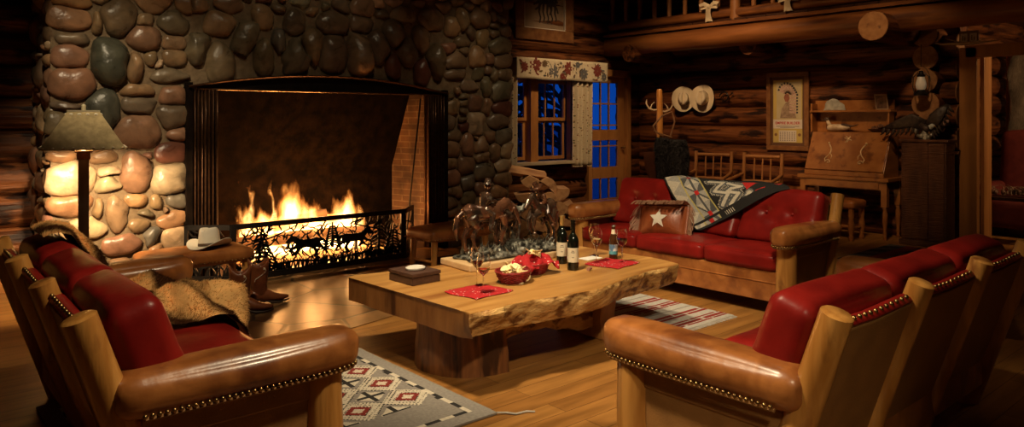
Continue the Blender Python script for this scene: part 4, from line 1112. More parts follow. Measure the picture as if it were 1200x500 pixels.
stand=[[(.085,.20),(.088,.13),(.083,.07),(.085,.02),(.092,.006)],[(.10,.20),(.115,.135),(.095,.085),(.09,.05),(.10,.035)],[(-.10,.20),(-.085,.135),(-.115,.085),(-.108,.025),(-.10,.006)],[(-.09,.20),(-.06,.14),(-.085,.085),(-.07,.03),(-.062,.006)]]
horse(t,-.27,.05,1.22,1,dict(head=(.185,0,.225),neck=(.145,0,.262),muz=(.45,0,-.95),legs=stand),m_bronze_l,oy=-.02,rot=-.25)
rider(t,-.28,.075,1.02,1,m_bronze,oy=-.02,lean=.12)
bk=[[(.085,.20),(.13,.16),(.13,.10),(.10,.075),(.11,.06)],[(.10,.20),(.16,.18),(.17,.12),(.15,.09),(.16,.07)],[(-.10,.20),(-.085,.13),(-.125,.08),(-.12,.03),(-.11,.01)],[(-.09,.20),(-.06,.13),(-.10,.08),(-.09,.03),(-.08,.01)]]
horse(t,.29,.05,1.15,-1,dict(head=(.16,0,.29),neck=(.135,0,.29),muz=(.75,0,-.65),legs=bk),m_bronze,oy=-.01,rot=.3)
rider(t,.32,.06,1.0,-1,m_bronze_l,oy=-.01,lean=.5,arm=(.10,.38))
# steer between them, head low
horse(t,-.02,.05,.98,-1,dict(head=(.165,0,.205),neck=(.13,0,.24),muz=(.6,0,-.8),legs=stand),m_bronze,oy=.03,rot=.35,name='steer')
g=G(); 
for s in (-1,1): g.tube([(-.17,.03+s*.01,.245),(-.175,.03+s*.05,.25),(-.17,.03+s*.075,.285)],[.007,.006,.002],8)
g.build('steer_horns',m_bronze,t)
# gnarled tree trunk and rocks
g=G(); g.tube([(.07,.06,.0),(.065,.05,.10),(.085,.05,.19),(.075,.05,.27),(.05,.05,.34)],[.05,.034,.03,.027,.015],12,wob=.5)
g.tube([(.075,.05,.25),(.02,.05,.32),(-.05,.05,.34)],[.02,.014,.006],8,wob=.4); g.tube([(.08,.05,.22),(.12,.04,.30),(.17,.05,.33)],[.018,.012,.006],8,wob=.4)
R=random.Random(9)
for k in range(26): g.ell((R.uniform(-.12,.16),R.uniform(.02,.08),R.uniform(.27,.36)),(R.uniform(.02,.045),.025,R.uniform(.015,.03)),8,6)
g.build('gnarled_tree',m_patina,t,ang=180,remesh=.006)
g=G()
def gz(u,v):
    x=-.43+.84*u; y=-.13+.26*v; e=min(1,5*min(u,1-u),4*min(v,1-v))
    z=.012+e**.6*(.035+.03*MN.noise(Vector((x*9,y*9,0)))+.02*abs(MN.noise(Vector((x*24,y*24,3))))+.035*exp(-((x-.06)/.14)**2))
    return (x*(1+.04*sin(v*9)),y,z)
g.grid(90,36,gz); g.build('rocky_base',m_patina,t,solid=.010,off=-1)
g=G()
for k in range(170):
    x,y=R.uniform(-.40,.38),R.uniform(-.12,.10); L=R.uniform(.03,.075); a=R.uniform(-1,1)
    g.tube([(x,y,.035),(x+a*L*.4,y-.005,.035+L*.6),(x+a*L,y-.01,.035+L)],[.004,.0035,.001],5)
for k in range(24): g.ell((R.uniform(-.38,.36),R.uniform(-.12,.02),.045),(R.uniform(.015,.035),.02,R.uniform(.012,.03)),8,6)
g.build('grass_and_stones',m_patina,t)

# ------------------------------------------------------------------ bottles and glasses
m_wineglass=M('bottle_glass_dark',(.004,.005,.003),r=.06,coat=.5); m_lab=M('cream_label',(.66,.58,.42),(.6,.52,.38),sc_=30,r=.7)
m_ink=M('label_ink',(.10,.07,.05),r=.8)
BP=[(.0,.0),(.034,.0),(.0385,.004),(.0385,.185),(.036,.205),(.026,.228),(.0155,.245),(.0145,.255),(.0145,.318),(.0165,.32),(.0165,.33),(.0,.331)]
def bottle(x,y,label,capmat,h=1.0,lab=True,rz=0):
    t=T('wine_bottle',label,'bottle',(x,y,ZT),rz,'wine bottles on the coffee table')
    g=G(); g.lathe([(r,z*h) for r,z in BP],28); b=g.build('glass_body',m_wineglass,t)
    g=G(); g.lathe([(.0150,.262*h),(.0153,.265*h),(.0153,.318*h),(.0172,.32*h),(.0172,.331*h),(.0,.3325*h)],20); g.build('foil_capsule',capmat,t)
    g=G()
    n=18; a0,a1=RD(-203),RD(-53)
    vs=[];fs=[]
    for i in range(n+1):
        a=a0+(a1-a0)*i/n-RD(8); vs+=[(.0391*cos(a),.0391*sin(a),.055*h),(.0391*cos(a),.0391*sin(a),.150*h)]
    for i in range(n): fs.append((2*i,2*i+2,2*i+3,2*i+1))
    g.add(vs,fs); lb=g.build('paper_label',m_lab,t)
    g=G()
    for z,w in ((.128,.5),(.118,.7),(.085,.4)):
        vs=[];fs=[]
        for i in range(9):
            a=RD(-136)+(i/8-.5)*w; vs+=[(.0394*cos(a),.0394*sin(a),z*h),(.0394*cos(a),.0394*sin(a),(z+.004)*h)]
        for i in range(8): fs.append((2*i,2*i+2,2*i+3,2*i+1))
        g.add(vs,fs)
    g.build('label_print',m_ink,lb)
bottle(3.53,3.455,'dark wine bottle with cream label and black capsule, front of the two',m_wineglass,1.0)
bottle(3.63,3.66,'dark wine bottle with gold foil capsule standing behind the other bottle',M('gold_foil',(.75,.50,.16),r=.35,metal=.8),1.0)
t=T('beer_bottle','small brown beer bottle with blue and white label beside the red wine','bottle',(4.03,3.54,ZT))
g=G(); g.lathe([(0,0),(.028,0),(.031,.004),(.031,.13),(.028,.15),(.015,.185),(.0125,.20),(.0125,.232),(.0,.233)],24); g.build('glass_body',M('amber_glass',(.05,.018,.006),r=.06,coat=.5),t)
g=G(); g.lathe([(0,.2338),(.0128,.2335),(.014,.228),(.014,.236),(.012,.24),(0,.2405)][1:],18); g.build('bottle_cap',M('cap_silver',(.6,.55,.5),r=.3,metal=1),t)
g=G(); g.lathe([(.0314,.035),(.0314,.058)],24); 
lb=g.build('lower_label',M('label_teal',(.05,.22,.27),(.10,.35,.40),sc_=30,r=.5),t)
g=G(); g.lathe([(.0313,.058),(.0313,.105)],24); g.build('main_label',M('label_white_blue',(.60,.62,.60),(.08,.16,.26),sc_=22,r=.5,ramp=(.45,.55)),t)
g=G(); g.lathe([(.0175,.178),(.0135,.198),(.0133,.212)],20); g.build('neck_label',m_lab,t)
def wglass(x,y,label,wine,fill,h=.235):
    t=T('wine_glass',label,'wine glass',(x,y,ZT),0,'wine glasses on the coffee table')
    s=h/.235
    out=[(0,0),(.034,0),(.035,.002),(.020,.006),(.006,.012),(.0038,.03),(.0036,.10),(.006,.112),(.022,.125),(.036,.145),(.041,.168),(.039,.195),(.032,.235)]
    inn=[(.0305,.2345),(.0375,.195),(.0395,.168),(.0345,.146),(.021,.1275),(.006,.1165),(0,.116)]
    g=G(); g.lathe([(r,z*s) for r,z in out+inn],32); g.build('glass',m_glass,t)
    if wine:
        zf=.1175+(.235-.1175)*fill
        def rin(z):
            pr=[(0,.116),(.006,.1165),(.021,.1275),(.0345,.146),(.0395,.168),(.0375,.195),(.0305,.2345)]
            for (r0,z0),(r1,z1) in zip(pr,pr[1:]):
                if z<=z1: return r0+(r1-r0)*(z-z0)/(z1-z0)
        P=[(0,.1172)]+[(rin(z)-.0008,z) for z in [.1175+(zf-.1175)*(k/8) for k in range(1,9)]]+[(0,zf)]
        g=G(); g.lathe([(r,z*s) for r,z in P],28); g.build('wine',wine,t)
m_redw=M('red_wine',(.045,.003,.004),r=.05,coat=.3); m_whitew=M('white_wine',(.95,.72,.28),r=.0,trans=1,ior=1.33)
wglass(2.65,3.31,'white wine glass in front on the left red napkin',m_whitew,.25,.23)
wglass(2.73,3.47,'red wine glass on the left napkin, partly behind the white wine',m_redw,.28,.24)
wglass(3.82,3.51,'white wine glass on the right red napkin beside the bottles',m_whitew,.40,.24)
wglass(4.00,3.70,'empty wine glass farthest back on the right of the table',None,0,.235)
wglass(3.96,3.40,'red wine glass at the right beside the beer bottle',m_redw,.42,.235)
# bandanas
def band_mat():
    m=M('red_bandana',(.42,.008,.012),(.32,.006,.009),sc_=40,r=.85,bump=.2,bsc=150,bd=.002); nt=m.node_tree; L=nt.links.new; P=nt.nodes['Principled BSDF']
    tc=ND(nt,'ShaderNodeTexCoord'); v=ND(nt,'ShaderNodeTexVoronoi'); v.inputs['Scale'].default_value=38; L(tc.outputs['Object'],v.inputs['Vector'])
    lt=ND(nt,'ShaderNodeMath',op='LESS_THAN'); L(v.outputs['Distance'],lt.inputs[0]); lt.inputs[1].default_value=.17
    old=P.inputs['Base Color'].links[0].from_socket; mx=ND(nt,'ShaderNodeMix',data_type='RGBA'); L(lt.outputs[0],mx.inputs[0]); L(old,mx.inputs[6]); mx.inputs[7].default_value=(.75,.6,.55,1); L(mx.outputs[2],P.inputs['Base Color']); return m
m_band=band_mat()
def napkin(x,y,w,h,rz,label):
    g=G(); g.grid(24,24,lambda u,v:((u-.5)*w+.01*sin(v*7),(v-.5)*h+.008*sin(u*6),.0035+.0025*MN.noise(Vector((u*5,v*5,x)))+.003*max(0,sin(u*12)*sin(v*9))))
    o=g.build('bandana_napkin',m_band,solid=.002,off=1); o.location=(x,y,ZT); o.rotation_euler=(0,0,rz); tag(o,label,'napkin','red bandana napkins')
napkin(2.66,3.37,.30,.27,RD(6),'red bandana napkin under the two left wine glasses')
napkin(3.88,3.42,.30,.27,RD(12),'red bandana napkin under the right wine glasses and beer bottle')
g=G(); g.box(3.83,3.98,3.60,3.70,ZT,ZT+.006); 
o=g.build('paper_napkin',M('paper_white',(.7,.66,.6),r=.9),smooth=False,bevel=.002); tag(o,'small white paper napkin behind the right red bandana','napkin')
g=G(); g.cyl((3.575,3.36,ZT+.012),(3.615,3.375,ZT+.012),.011); o=g.build('wine_cork',M('cork',(.30,.12,.09),(.42,.24,.14),r=.8)); tag(o,'loose wine cork lying in front of the bottles','cork')
# baskets with chips
m_bask=M('red_wicker',(.16,.012,.012),(.30,.02,.02),sc_=40,r=.5,bump=.4)
def basket(x,y,rz,label,r0,chips):
    t=T('snack_basket',label,'basket',(x,y,ZT),rz,'red wicker snack baskets')
    g=G()
    for k in range(9):
        q=k/8; r=r0*(.66+.34*q**.7); z=.006+.062*q
        P=[]
        for i in range(73):
            a=2*pi*i/72; rr=r+.004*sin(a*18+pi*k); P.append((rr*cos(a)*1.12,rr*sin(a)*.9,z))
        g.tube(P,.0045,6,caps=False)
    g.build('woven_wall',m_bask,t)
    g=G()
    for i in range(28):
        a=2*pi*i/28; g.tube([(r0*.64*cos(a)*1.12,r0*.64*sin(a)*.9,.004),(r0*cos(a)*1.12,r0*sin(a)*.9,.072)],.003,5)
    g.build('stakes',m_bask,t)
    g=G(); g.tube([(r0*1.01*cos(2*pi*i/48)*1.12,r0*1.01*sin(2*pi*i/48)*.9,.071+.002*sin(i)) for i in range(49)],.007,8,caps=False); g.build('rim',m_bask,t)
    g=G(); g.lathe([(0,.004),(r0*.62,.004)],24,sx=1.12,sy=.9); g.build('bottom',m_bask,t)
    return t
basket(2.99,3.44,RD(25),'red wicker basket of pale potato chips in front',.115,True)
basket(3.26,3.55,RD(25),'red wicker basket heaped with red bandana cloth, behind the chips',.11,False)
m_chip=M('potato_chip',(.86,.66,.32),(.95,.80,.48),sc_=25,r=.5,bump=.2,sss=0)
def chip_mesh(sd):
    g=G(); R=random.Random(sd); k=R.uniform(.6,1.3)
    vs=[(0,0,0)]; fs=[]
    for ring in (1,2,3):
        for i in range(16):
            a=2*pi*i/16; r=.0095*ring*(1+.08*sin(a*3+sd)); x,y=r*cos(a)*1.2,r*sin(a)*.95; vs.append((x,y,9*k*(x*x-y*y)+.002*sin(x*400)))
    for i in range(16): fs.append((0,1+i,1+(i+1)%16))
    for q in range(2):
        for i in range(16): a=1+q*16+i; b=1+q*16+(i+1)%16; fs.append((a,a+16,b+16,b))
    g.add(vs,fs); return g
proto=chip_mesh(1).build('potato_chip',m_chip,solid=.0016); tag(proto,'pale potato chip heaped in the front basket','chip','potato chips in the front basket')
R=random.Random(5)
for i in range(46):
    if i==0: c=proto
    else: c=proto.copy(); COL.objects.link(c)
    r=.080*sqrt(R.random()); a=R.random()*6.28; lv=i/46
    hh=.012+.085*lv+.0*(1-r/.1); r*=1-.25*lv
    c.location=(2.99+r*cos(a)*1.1,3.44+r*sin(a)*.9,ZT+hh); c.rotation_euler=(R.uniform(-.6,.6),R.uniform(-.6,.6),R.uniform(0,6.28))
o=G().grid(30,30,lambda u,v:(3.26+(u-.5)*.27*(1+.12*sin(v*9)),3.55+(v-.5)*.23*(1+.1*sin(u*11)),ZT+.122-max(0,(u-.5)**2+(v-.5)**2-.02)*.20+.030*MN.noise(Vector((u*5,v*5,0)))+.014*sin(u*19+v*9)*sin(v*15))).build('bandana_cloth',m_band,solid=.003,ang=180); tag(o,'crumpled red bandana cloth bulging out of the rear basket','cloth')
proto=chip_mesh(4).build('tortilla_chip',m_chip,solid=.0016); tag(proto,'chip resting on the red cloth of the rear basket','chip','chips on the cloth in the rear basket')
for i in range(7):
    c=proto if i==0 else proto.copy()
    if i: COL.objects.link(c)
    c.location=(3.235+R.uniform(-.04,.04),3.51+R.uniform(-.03,.03),ZT+.128+.004*i); c.rotation_euler=(R.uniform(-.5,.5),R.uniform(-.5,.5),R.uniform(0,6.28))
# box with white stone on top
t=T('leather_box','dark brown leather-covered box near the left end of the table','box',(2.55,3.87,ZT),RD(2))
m_bx=M('box_leather',(.060,.028,.018),(.085,.04,.026),sc_=40,r=.5,bump=.4,bsc=150,bd=.002)
g=G(); g.box(-.105,.105,-.125,.125,0,.046); g.build('box_body',m_bx,t,smooth=False,bevel=.004)
g=G(); g.box(-.108,.108,-.128,.128,.049,.070); g.box(-.1,.1,-.12,.12,.045,.05); g.build('lid',m_bx,t,smooth=False,bevel=.004)
g=G(); g.lathe([(0,.0),(.045,.0),(.055,.006),(.056,.014),(.046,.020),(.030,.016),(.02,.013),(0,.012)],24,sx=1.15)
o=g.build('stone_dish',M('white_stone',(.72,.67,.58),(.6,.56,.5),sc_=20,r=.4)); o.location=(2.55,3.86,ZT+.0702); tag(o,'small white stone dish on the dark leather box','dish')
# ------------------------------------------------------------------ floor lamp
t=T('floor_lamp','dark square-post floor lamp with parchment shade in front of the stones','floor lamp',(1.125,5.9,0),RD(-11))
m_post=M('lamp_post_metal',(.22,.17,.12),(.30,.23,.17),sc_=14,st=(1,1,.2),r=.4,metal=.3,bump=.2,bsc=50)
g=G(); g.box(-.16,.16,-.16,.16,0,.03); g.box(-.10,.10,-.10,.10,.03,.06); g.build('base',m_post,t,smooth=False,bevel=.008)
g=G(); g.box(-.034,.034,-.034,.034,.06,1.20); g.build('pole',m_post,t,smooth=False,bevel=.004)
g=G(); g.box(-.042,.042,-.042,.042,1.17,1.22); g.box(-.055,.055,-.055,.055,1.22,1.232); g.build('collar',M('lamp_copper',(.30,.12,.06),(.2,.08,.04),r=.35,metal=.8,sc_=30),t,smooth=False,bevel=.003)
g=G(); g.cyl((0,0,1.23),(0,0,1.38),.012); g.ell((0,0,1.40),(.03,.03,.04)); g.build('bulb',M('lamp_bulb',(1,.8,.5),r=.4,emit=(1,.62,.28),es=6),t)
m_shade=M('parchment_shade',(.56,.42,.20),(.38,.28,.12),sc_=26,det=9,r=.65,bump=.15,bsc=60)
b_,tp,z0,z1=.255,.095,1.245,1.505
g=G(); g.add([(-b_,-b_,z0),(b_,-b_,z0),(b_,b_,z0),(-b_,b_,z0),(-tp,-tp,z1),(tp,-tp,z1),(tp,tp,z1),(-tp,tp,z1)],[(0,1,5,4),(1,2,6,5),(2,3,7,6),(3,0,4,7)]); sh=g.build('lamp_shade',m_shade,t,smooth=False,solid=.004)
g=G(); g.box(-.1,.1,-.1,.1,1.505,1.515); g.cyl((0,0,1.515),(0,0,1.54),.014); g.ell((0,0,1.545),(.016,.016,.014)); g.build('finial',M('shade_cap',(.7,.62,.42),(.6,.5,.32),r=.35,metal=.3),t,smooth=False)
g=G()
for k in range(4):
    Mx=Matrix.Rotation(pi/2*k,4,'Z')
    for i in range(9):
        x=-b_+.02+(2*b_-.04)*i/8; p=Mx@Vector((x,-b_-.001,z0+.014)); g.ell(p,(.009,.009,.006),8,6)
    for i in range(4):
        x=-tp+.02+(2*tp-.04)*i/3; p=Mx@Vector((x,-tp-.006,z1-.02)); g.ell(p,(.016,.016,.011),8,6)
g.build('lacing_studs',M('ivory_stud',(.85,.78,.60),(.8,.7,.5),r=.3),sh)

# ------------------------------------------------------------------ leather stools, hat and boots
def stool(loc,rz,w,d,h,label):
    t=T('leather_footstool',label,'footstool',loc,rz)
    g=G(); g.M=Matrix.Translation((0,0,h-.055)); g.rbox((w/2,d/2,.055),.045,12,(0,0,.02)); g.build('seat',m_tan,t,ang=180)
    g=G()
    P=[(-w/2-.004,-d/2-.002,h-.085),(w/2+.004,-d/2-.002,h-.085),(w/2+.004,d/2,h-.085),(-w/2-.004,d/2,h-.085),(-w/2-.004,-d/2-.002,h-.085)]
    nails(g,walk(P,.03),.006); g.build('nailhead_trim',m_brass,t)
    for sx in (-1,1):
        for sy in (-1,1):
            x,y=sx*(w/2-.06),sy*(d/2-.055)
            g=G(); g.tube([(x*1.04,y*1.04,0),(x,y,h*.5),(x*.98,y*.98,h-.09)],[.024,.028,.030],14,wob=.05); g.build('leg',m_pine,t)
        g=G(); g.tube([(sx*(w/2-.06),-d/2+.06,.16),(sx*(w/2-.06),d/2-.06,.16)],.014,10); g.build('stretcher',m_pine,t)
    return t
stool((1.93,6.06,.006),RD(0),.82,.42,.42,'long tan leather footstool at the left of the hearth carrying a hat')
stool((4.12,5.65,.006),RD(4),.75,.42,.45,'tan leather footstool on the hearth to the right of the fire')
def cowboy_hat(label,mat,bandm,s=1.0,extra=''):
    t=T('cowboy_hat',label,'hat')
    g=G()
    def f(u,v):
        a=2*pi*u; ca,sa=cos(a),sin(a)
        if v<.5:      # crown from the top centre down
            q=v/.5
            if q<.6: r=.062*(q/.6)**.7; z=.150
            else: r=.062+.024*((q-.6)/.4)**.6; z=.150*(1-((q-.6)/.4)**1.8)
            x=r*1.18*ca; y=r*.92*sa
            if q<.75: z-=.034*exp(-(y/.022)**2)*(1-.2*q)+.016*exp(-((x-.07)/.03)**2)*(1 if x>0 else 0)
            if q>.1 and x>0: y*=1-.18*min(1,x/.07)*max(0,1-q)*2
        else:
            q=(v-.5)/.5; r=.086+.082*q
            x=r*1.12*ca; y=r*.98*sa
            z=.058*(abs(sa)**2.2)*q**1.3-.014*abs(ca)**2*q
        return (x*s,y*s,z*s)
    g.grid(48,26,f); g.build('felt_body',mat,t,solid=.0035,ang=60)
    g=G(); g.lathe([(.0885,.004),(.0865,.024)],40,sx=1.17*s,sy=.93*s); 
    g.build('hat_band',bandm,t,solid=.002)
    g=G(); g.tube([((.168*1.12*cos(2*pi*i/48))*s,(.168*.98*sin(2*pi*i/48))*s,(.058*abs(sin(2*pi*i/48))**2.2-.014*abs(cos(2*pi*i/48))**2)*s) for i in range(49)],.003,6,caps=False); g.build('brim_edge',mat,t)
    return t
m_bandw=M('hat_band_dark',(.10,.06,.035),(.06,.035,.02),sc_=40,r=.5); m_bandb=M('hat_band_brown',(.14,.07,.03),r=.5)
h=cowboy_hat('cream felt cowboy hat resting on the leather footstool by the hearth',m_white,m_bandw,.95); h.location=(2.03,6.02,.448); h.rotation_euler=(RD(-4),RD(3),RD(35))
m_straw=M('aged_felt',(.80,.70,.50),(.70,.60,.42),sc_=6,r=.85)
h=cowboy_hat('smaller cream cowboy hat hung on the log wall, left of the pair',m_straw,m_bandb,1.05); h.location=(9.56,6.96,1.77); h.rotation_euler=(RD(8),-pi/2+.1,RD(28))
h=cowboy_hat('larger cream cowboy hat with wide brown band on the log wall, right of the pair',m_straw,m_bandb,1.12); h.location=(9.56,6.60,1.77); h.rotation_euler=(RD(-6),-pi/2+.05,RD(24))
# bridle hooks right of the hats
t=T('spur_hook','black iron spur and hook hung on the log wall right of the hats','hook',(9.60,6.24,1.78))
g=G(); g.tube([(.06,0,.03),(-.03,0,.02),(-.06,0,-.02),(-.04,0,-.05)],.008,8); g.build('hook',m_black,t)
g=G(); g.tube([(-.03+.0*i,.07*cos(2*pi*i/16),.01+.07*sin(2*pi*i/16)) for i in range(14)],.010,8); g.tube([(-.03,.14,.02),(-.03,.07,.01)],.007,8); g.tube([(-.03,-.07,.01),(-.03,-.13,.05)],.007,8)
for k in range(8): a=k*pi/4; g.tube([(-.03,-.14,.06),(-.03,-.14+.035*cos(a),.06+.035*sin(a))],[.005,.002],6)
g.build('spur',m_black,t)
m_boot=M('boot_leather',(.12,.032,.012),(.20,.062,.022),sc_=9,r=.30,r2=.45,bump=.2,bsc=50,c3=(.05,.016,.008),sc3=4,r3=(.58,.7)); m_sole=M('boot_sole',(.03,.015,.008),r=.5)
def boot(loc,rz,label,lean=0):
    t=T('cowboy_boot',label,'boot',loc,rz,'cowboy boots on the hearth')
    g=G()
    g.tube([(0,0,.30),(0,0,.22),(.0,0,.15),(.012,0,.10),(.02,0,.07)],[(.075,.058),(.070,.054),(.060,.047),(.052,.042),(.055,.042)],24,up=(0,1,0)) if False else None
    sec=[(.0,.335,.078,.062),(.0,.30,.077,.060),(.0,.22,.070,.054),(.005,.15,.058,.046),(.012,.10,.055,.040),(.02,.055,.062,.038)]
    vs=[];fs=[];n=24
    for (x,z,a,b_) in sec:
        for k in range(n):
            th=2*pi*k/n; zz=z
            if z>.29: zz=z+.028*cos(2*th)**1*(z-.26)/.07
            vs.append((x+a*cos(th),b_*sin(th),zz))
    for i in range(len(sec)-1):
        for k in range(n): p=i*n+k; q=i*n+(k+1)%n; fs.append((p,p+n,q+n,q))
    fs.append(tuple(reversed(range((len(sec)-1)*n,len(sec)*n))))
    g.add(vs,fs); g.build('shaft',m_boot,t,ang=180,solid=.006)
    g=G(); F_=[(-.062,.078,.030,.034),(-.04,.075,.038,.045),(.01,.072,.042,.052),(.07,.066,.043,.048),(.12,.052,.046,.034),(.17,.043,.042,.024),(.21,.040,.028,.018),(.235,.040,.010,.010)]
    g.tube([(x,0,z) for x,z,_,_ in F_],[(w,h) for _,_,w,h in F_],20,up=(0,0,1)); g.build('foot',m_boot,t,ang=180)
    g=G(); P=[]
    for x,w in [(-.065,.024),(-.04,.036),(.02,.036),(.06,.034),(.12,.045),(.17,.042),(.215,.026),(.24,.008)]: P.append((x,w))
    out=[(x,-w) for x,w in P]+[(x,w) for x,w in reversed(P)]
    vs=[]
    for zz in (0,1):
        for x,y in out: zb=(.030 if x<.04 else max(.012,.030-.018*(x-.04)/.07)) ; vs.append((x,y,zb-.008+zz*.009+(.008 if x>.2 else 0)))
    n=len(out); g.add(vs,[tuple(reversed(range(n))),tuple(range(n,2*n))]+[(i,(i+1)%n,(i+1)%n+n,i+n) for i in range(n)])
    g.box(-.065,-.008,-.030,.030,0,.026); g.build('sole_and_heel',m_sole,t,smooth=False,bevel=.003)
    g=G()
    for s in (-1,1):
        P=[(.0+.045*sin(k*.8),s*(.060-.002),.31-.02*k) for k in range(7)]; g.tube([(p[0],s*.059+s*.0*k,p[2]) for k,p in enumerate(P)],.0022,5)
    for s in (-1,1): g.ell((.03,s*.057,.285),(.010,.003,.010),8,6)
    g.build('pull_stitching',M('boot_inlay',(.55,.45,.32),r=.5),t)
    return t
boot((2.07,5.48,.0065),RD(-22),'brown leather cowboy boot nearer the camera, toe pointing right')
boot((2.28,5.66,.0065),RD(-8),'brown leather cowboy boot farther back, closer to the fire screen')

# ------------------------------------------------------------------ firewood stack
m_wood=M('split_wood',(.42,.19,.07),(.56,.29,.12),sc_=12,st=(.15,1,1),det=8,r=.6,bump=.5,c3=(.26,.10,.035),sc3=7,r3=(.55,.65)); m_bark=M('bark',(.12,.055,.025),(.20,.10,.05),sc_=16,st=(.3,1,1),r=.85,bump=1,bd=.02)
def fwood(p,L,r,rz,kind,roll,label,tilt=0):
    t=T('firewood_log',label,'firewood',p,rz,'split firewood stacked right of the chimney',rot=(0,tilt,rz))
    g=G(); R=random.Random(int(p[0]*991+p[2]*77)); n=16
    if kind=='round': out=[(r*cos(2*pi*k/n)*(1+.05*sin(k)),r*sin(2*pi*k/n)) for k in range(n)]; flat=99
    elif kind=='half': out=[(r*cos(pi*k/10),r*sin(pi*k/10)*.95-r*.4) for k in range(11)]; flat=10
    else: out=[(r*1.15*cos(RD(25)+RD(130)*k/8),r*1.3*sin(RD(25)+RD(130)*k/8)-r*.9) for k in range(9)]+[(0,-r*.95)]; flat=8
    ca,sa=cos(roll),sin(roll); out=[(a*ca-b_*sa,a*sa+b_*ca) for a,b_ in out]; m=len(out)
    vs=[];K=6
    for j in range(K+1):
        x=-L/2+L*j/K
        for a,b_ in out: w=.012*MN.noise(Vector((x*6,a*12+p[0]*9,b_*12))); vs.append((x+ (R.uniform(-.004,.004) if j in(0,K) else 0),a+w,b_+w))
    fs=[];ms=[]
    for j in range(K):
        for i in range(m): fs.append((j*m+i,(j)*m+(i+1)%m,(j+1)*m+(i+1)%m,(j+1)*m+i)); ms.append(1 if i<flat and not(kind!='round' and i>=flat) else 0)
    b=len(g.v); g.add(vs,[]); g.f+= [[b+q for q in f] for f in fs]; g.m+=ms
    g.f.append(list(reversed(range(m)))); g.m.append(0); g.f.append(list(range(K*m,(K+1)*m))); g.m.append(0)
    g.build('split_log',[m_wood,m_wood if kind!='round' else m_bark],t,ang=40)
# the stack leans against the chimney side
FW=[(6.16,6.98,.11,.50,.105,'round',0,50,'round firewood log, bottom row, nearest the chimney'),(6.42,7.02,.11,.52,.11,'half',.3,56,'half-split firewood log, bottom row, second from the chimney'),
(6.68,6.99,.11,.50,.105,'round',0,47,'round firewood log, bottom row, third from the chimney'),(6.93,7.03,.10,.50,.10,'half',.1,58,'half-split firewood log, bottom row, fourth from the chimney'),(7.15,7.00,.10,.48,.10,'round',0,52,'round firewood log, bottom row, farthest from the chimney'),
(6.27,7.00,.305,.50,.10,'round',0,54,'round firewood log, second row, nearest the chimney'),(6.52,7.04,.30,.50,.11,'quarter',.3,48,'wedge-split firewood log, second row, second from the chimney'),(6.78,7.00,.30,.50,.10,'round',0,57,'round firewood log, second row, third from the chimney'),(7.02,7.03,.275,.48,.10,'half',2.7,50,'half-split firewood log, second row, right end'),
(6.20,6.98,.485,.50,.105,'half',3.0,52,'half-split firewood log, third row, nearest the chimney'),(6.44,7.02,.475,.50,.10,'quarter',.2,58,'wedge-split firewood log, third row, second from the chimney'),(6.67,6.99,.465,.50,.105,'half',.1,46,'half-split firewood log, third row, third from the chimney'),(6.90,7.02,.455,.48,.115,'quarter',2.6,54,'quarter firewood log at the right shoulder of the stack'),
(6.33,7.00,.645,.50,.11,'quarter',3.1,50,'wedge-split firewood log, top row, left of two'),(6.66,7.03,.635,.50,.11,'half',.6,56,'half-split firewood log, top row, right of two'),
(6.28,7.05,.80,.62,.095,'quarter',.2,-8,'long wedge firewood log lying across the top of the stack')]
for (x,y,z,L,r,k,roll,rzd,lb) in FW:
    fwood((x+.03,y,z),L,r,RD(rzd),k,roll,lb,tilt=RD(10) if z>.75 else 0)

# ------------------------------------------------------------------ curtains
m_curt=M('curtain_linen',(.66,.56,.38),(.56,.47,.31),sc_=40,r=.9); 
def printmat(name,sc1,cols,th):
    m=M(name,(.66,.56,.38),(.58,.49,.33),sc_=40,r=.9); nt=m.node_tree; L=nt.links.new; P=nt.nodes['Principled BSDF']
    tc=ND(nt,'ShaderNodeTexCoord'); mp=ND(nt,'ShaderNodeMapping'); mp.inputs['Scale'].default_value=(1,.3,1); L(tc.outputs['Object'],mp.inputs['Vector'])
    v=ND(nt,'ShaderNodeTexVoronoi'); v.inputs['Scale'].default_value=sc1; v.inputs['Randomness'].default_value=.7; L(mp.outputs[0],v.inputs['Vector'])
    lt=ND(nt,'ShaderNodeMath',op='LESS_THAN'); L(v.outputs['Distance'],lt.inputs[0]); lt.inputs[1].default_value=th
    se=ND(nt,'ShaderNodeSeparateColor'); L(v.outputs['Color'],se.inputs[0]); cr=ND(nt,'ShaderNodeValToRGB'); cr.color_ramp.interpolation='CONSTANT'
    e=cr.color_ramp.elements; e[0].color=(*cols[0],1); e[1].position=.45; e[1].color=(*cols[1],1); k=e.new(.75); k.color=(*cols[2],1); L(se.outputs[0],cr.inputs['Fac'])
    old=P.inputs['Base Color'].links[0].from_socket; mx=ND(nt,'ShaderNodeMix',data_type='RGBA'); L(lt.outputs[0],mx.inputs[0]); L(old,mx.inputs[6]); L(cr.outputs[0],mx.inputs[7]); L(mx.outputs[2],P.inputs['Base Color']); return m
m_print=printmat('curtain_print',26,[(.20,.06,.03),(.12,.12,.06),(.28,.17,.08)],.27)
def drape(x0,x1,z0,z1,label,nf):
    t=T('curtain',label,'curtain',(0,7.74,0))
    g=G(); g.grid(int(nf*14),16,lambda u,v:(x0+(x1-x0)*u*(1-.0*v),.035*sin(u*2*pi*nf+.4*v)+.01*sin(u*17)-.02*v,z0+(z1-z0)*v)); g.build('cloth_panel',m_print,t,solid=.004,ang=180)
    g=G(); g.grid(int(nf*14),2,lambda u,v:(x0+(x1-x0)*u,.035*sin(u*2*pi*nf)-.004,z0-.0+.012*v)); g.build('hem',m_curt,t,solid=.006,ang=180)
drape(7.90,8.30,.74,2.04,'narrow printed linen curtain hanging at the right of the window',4)
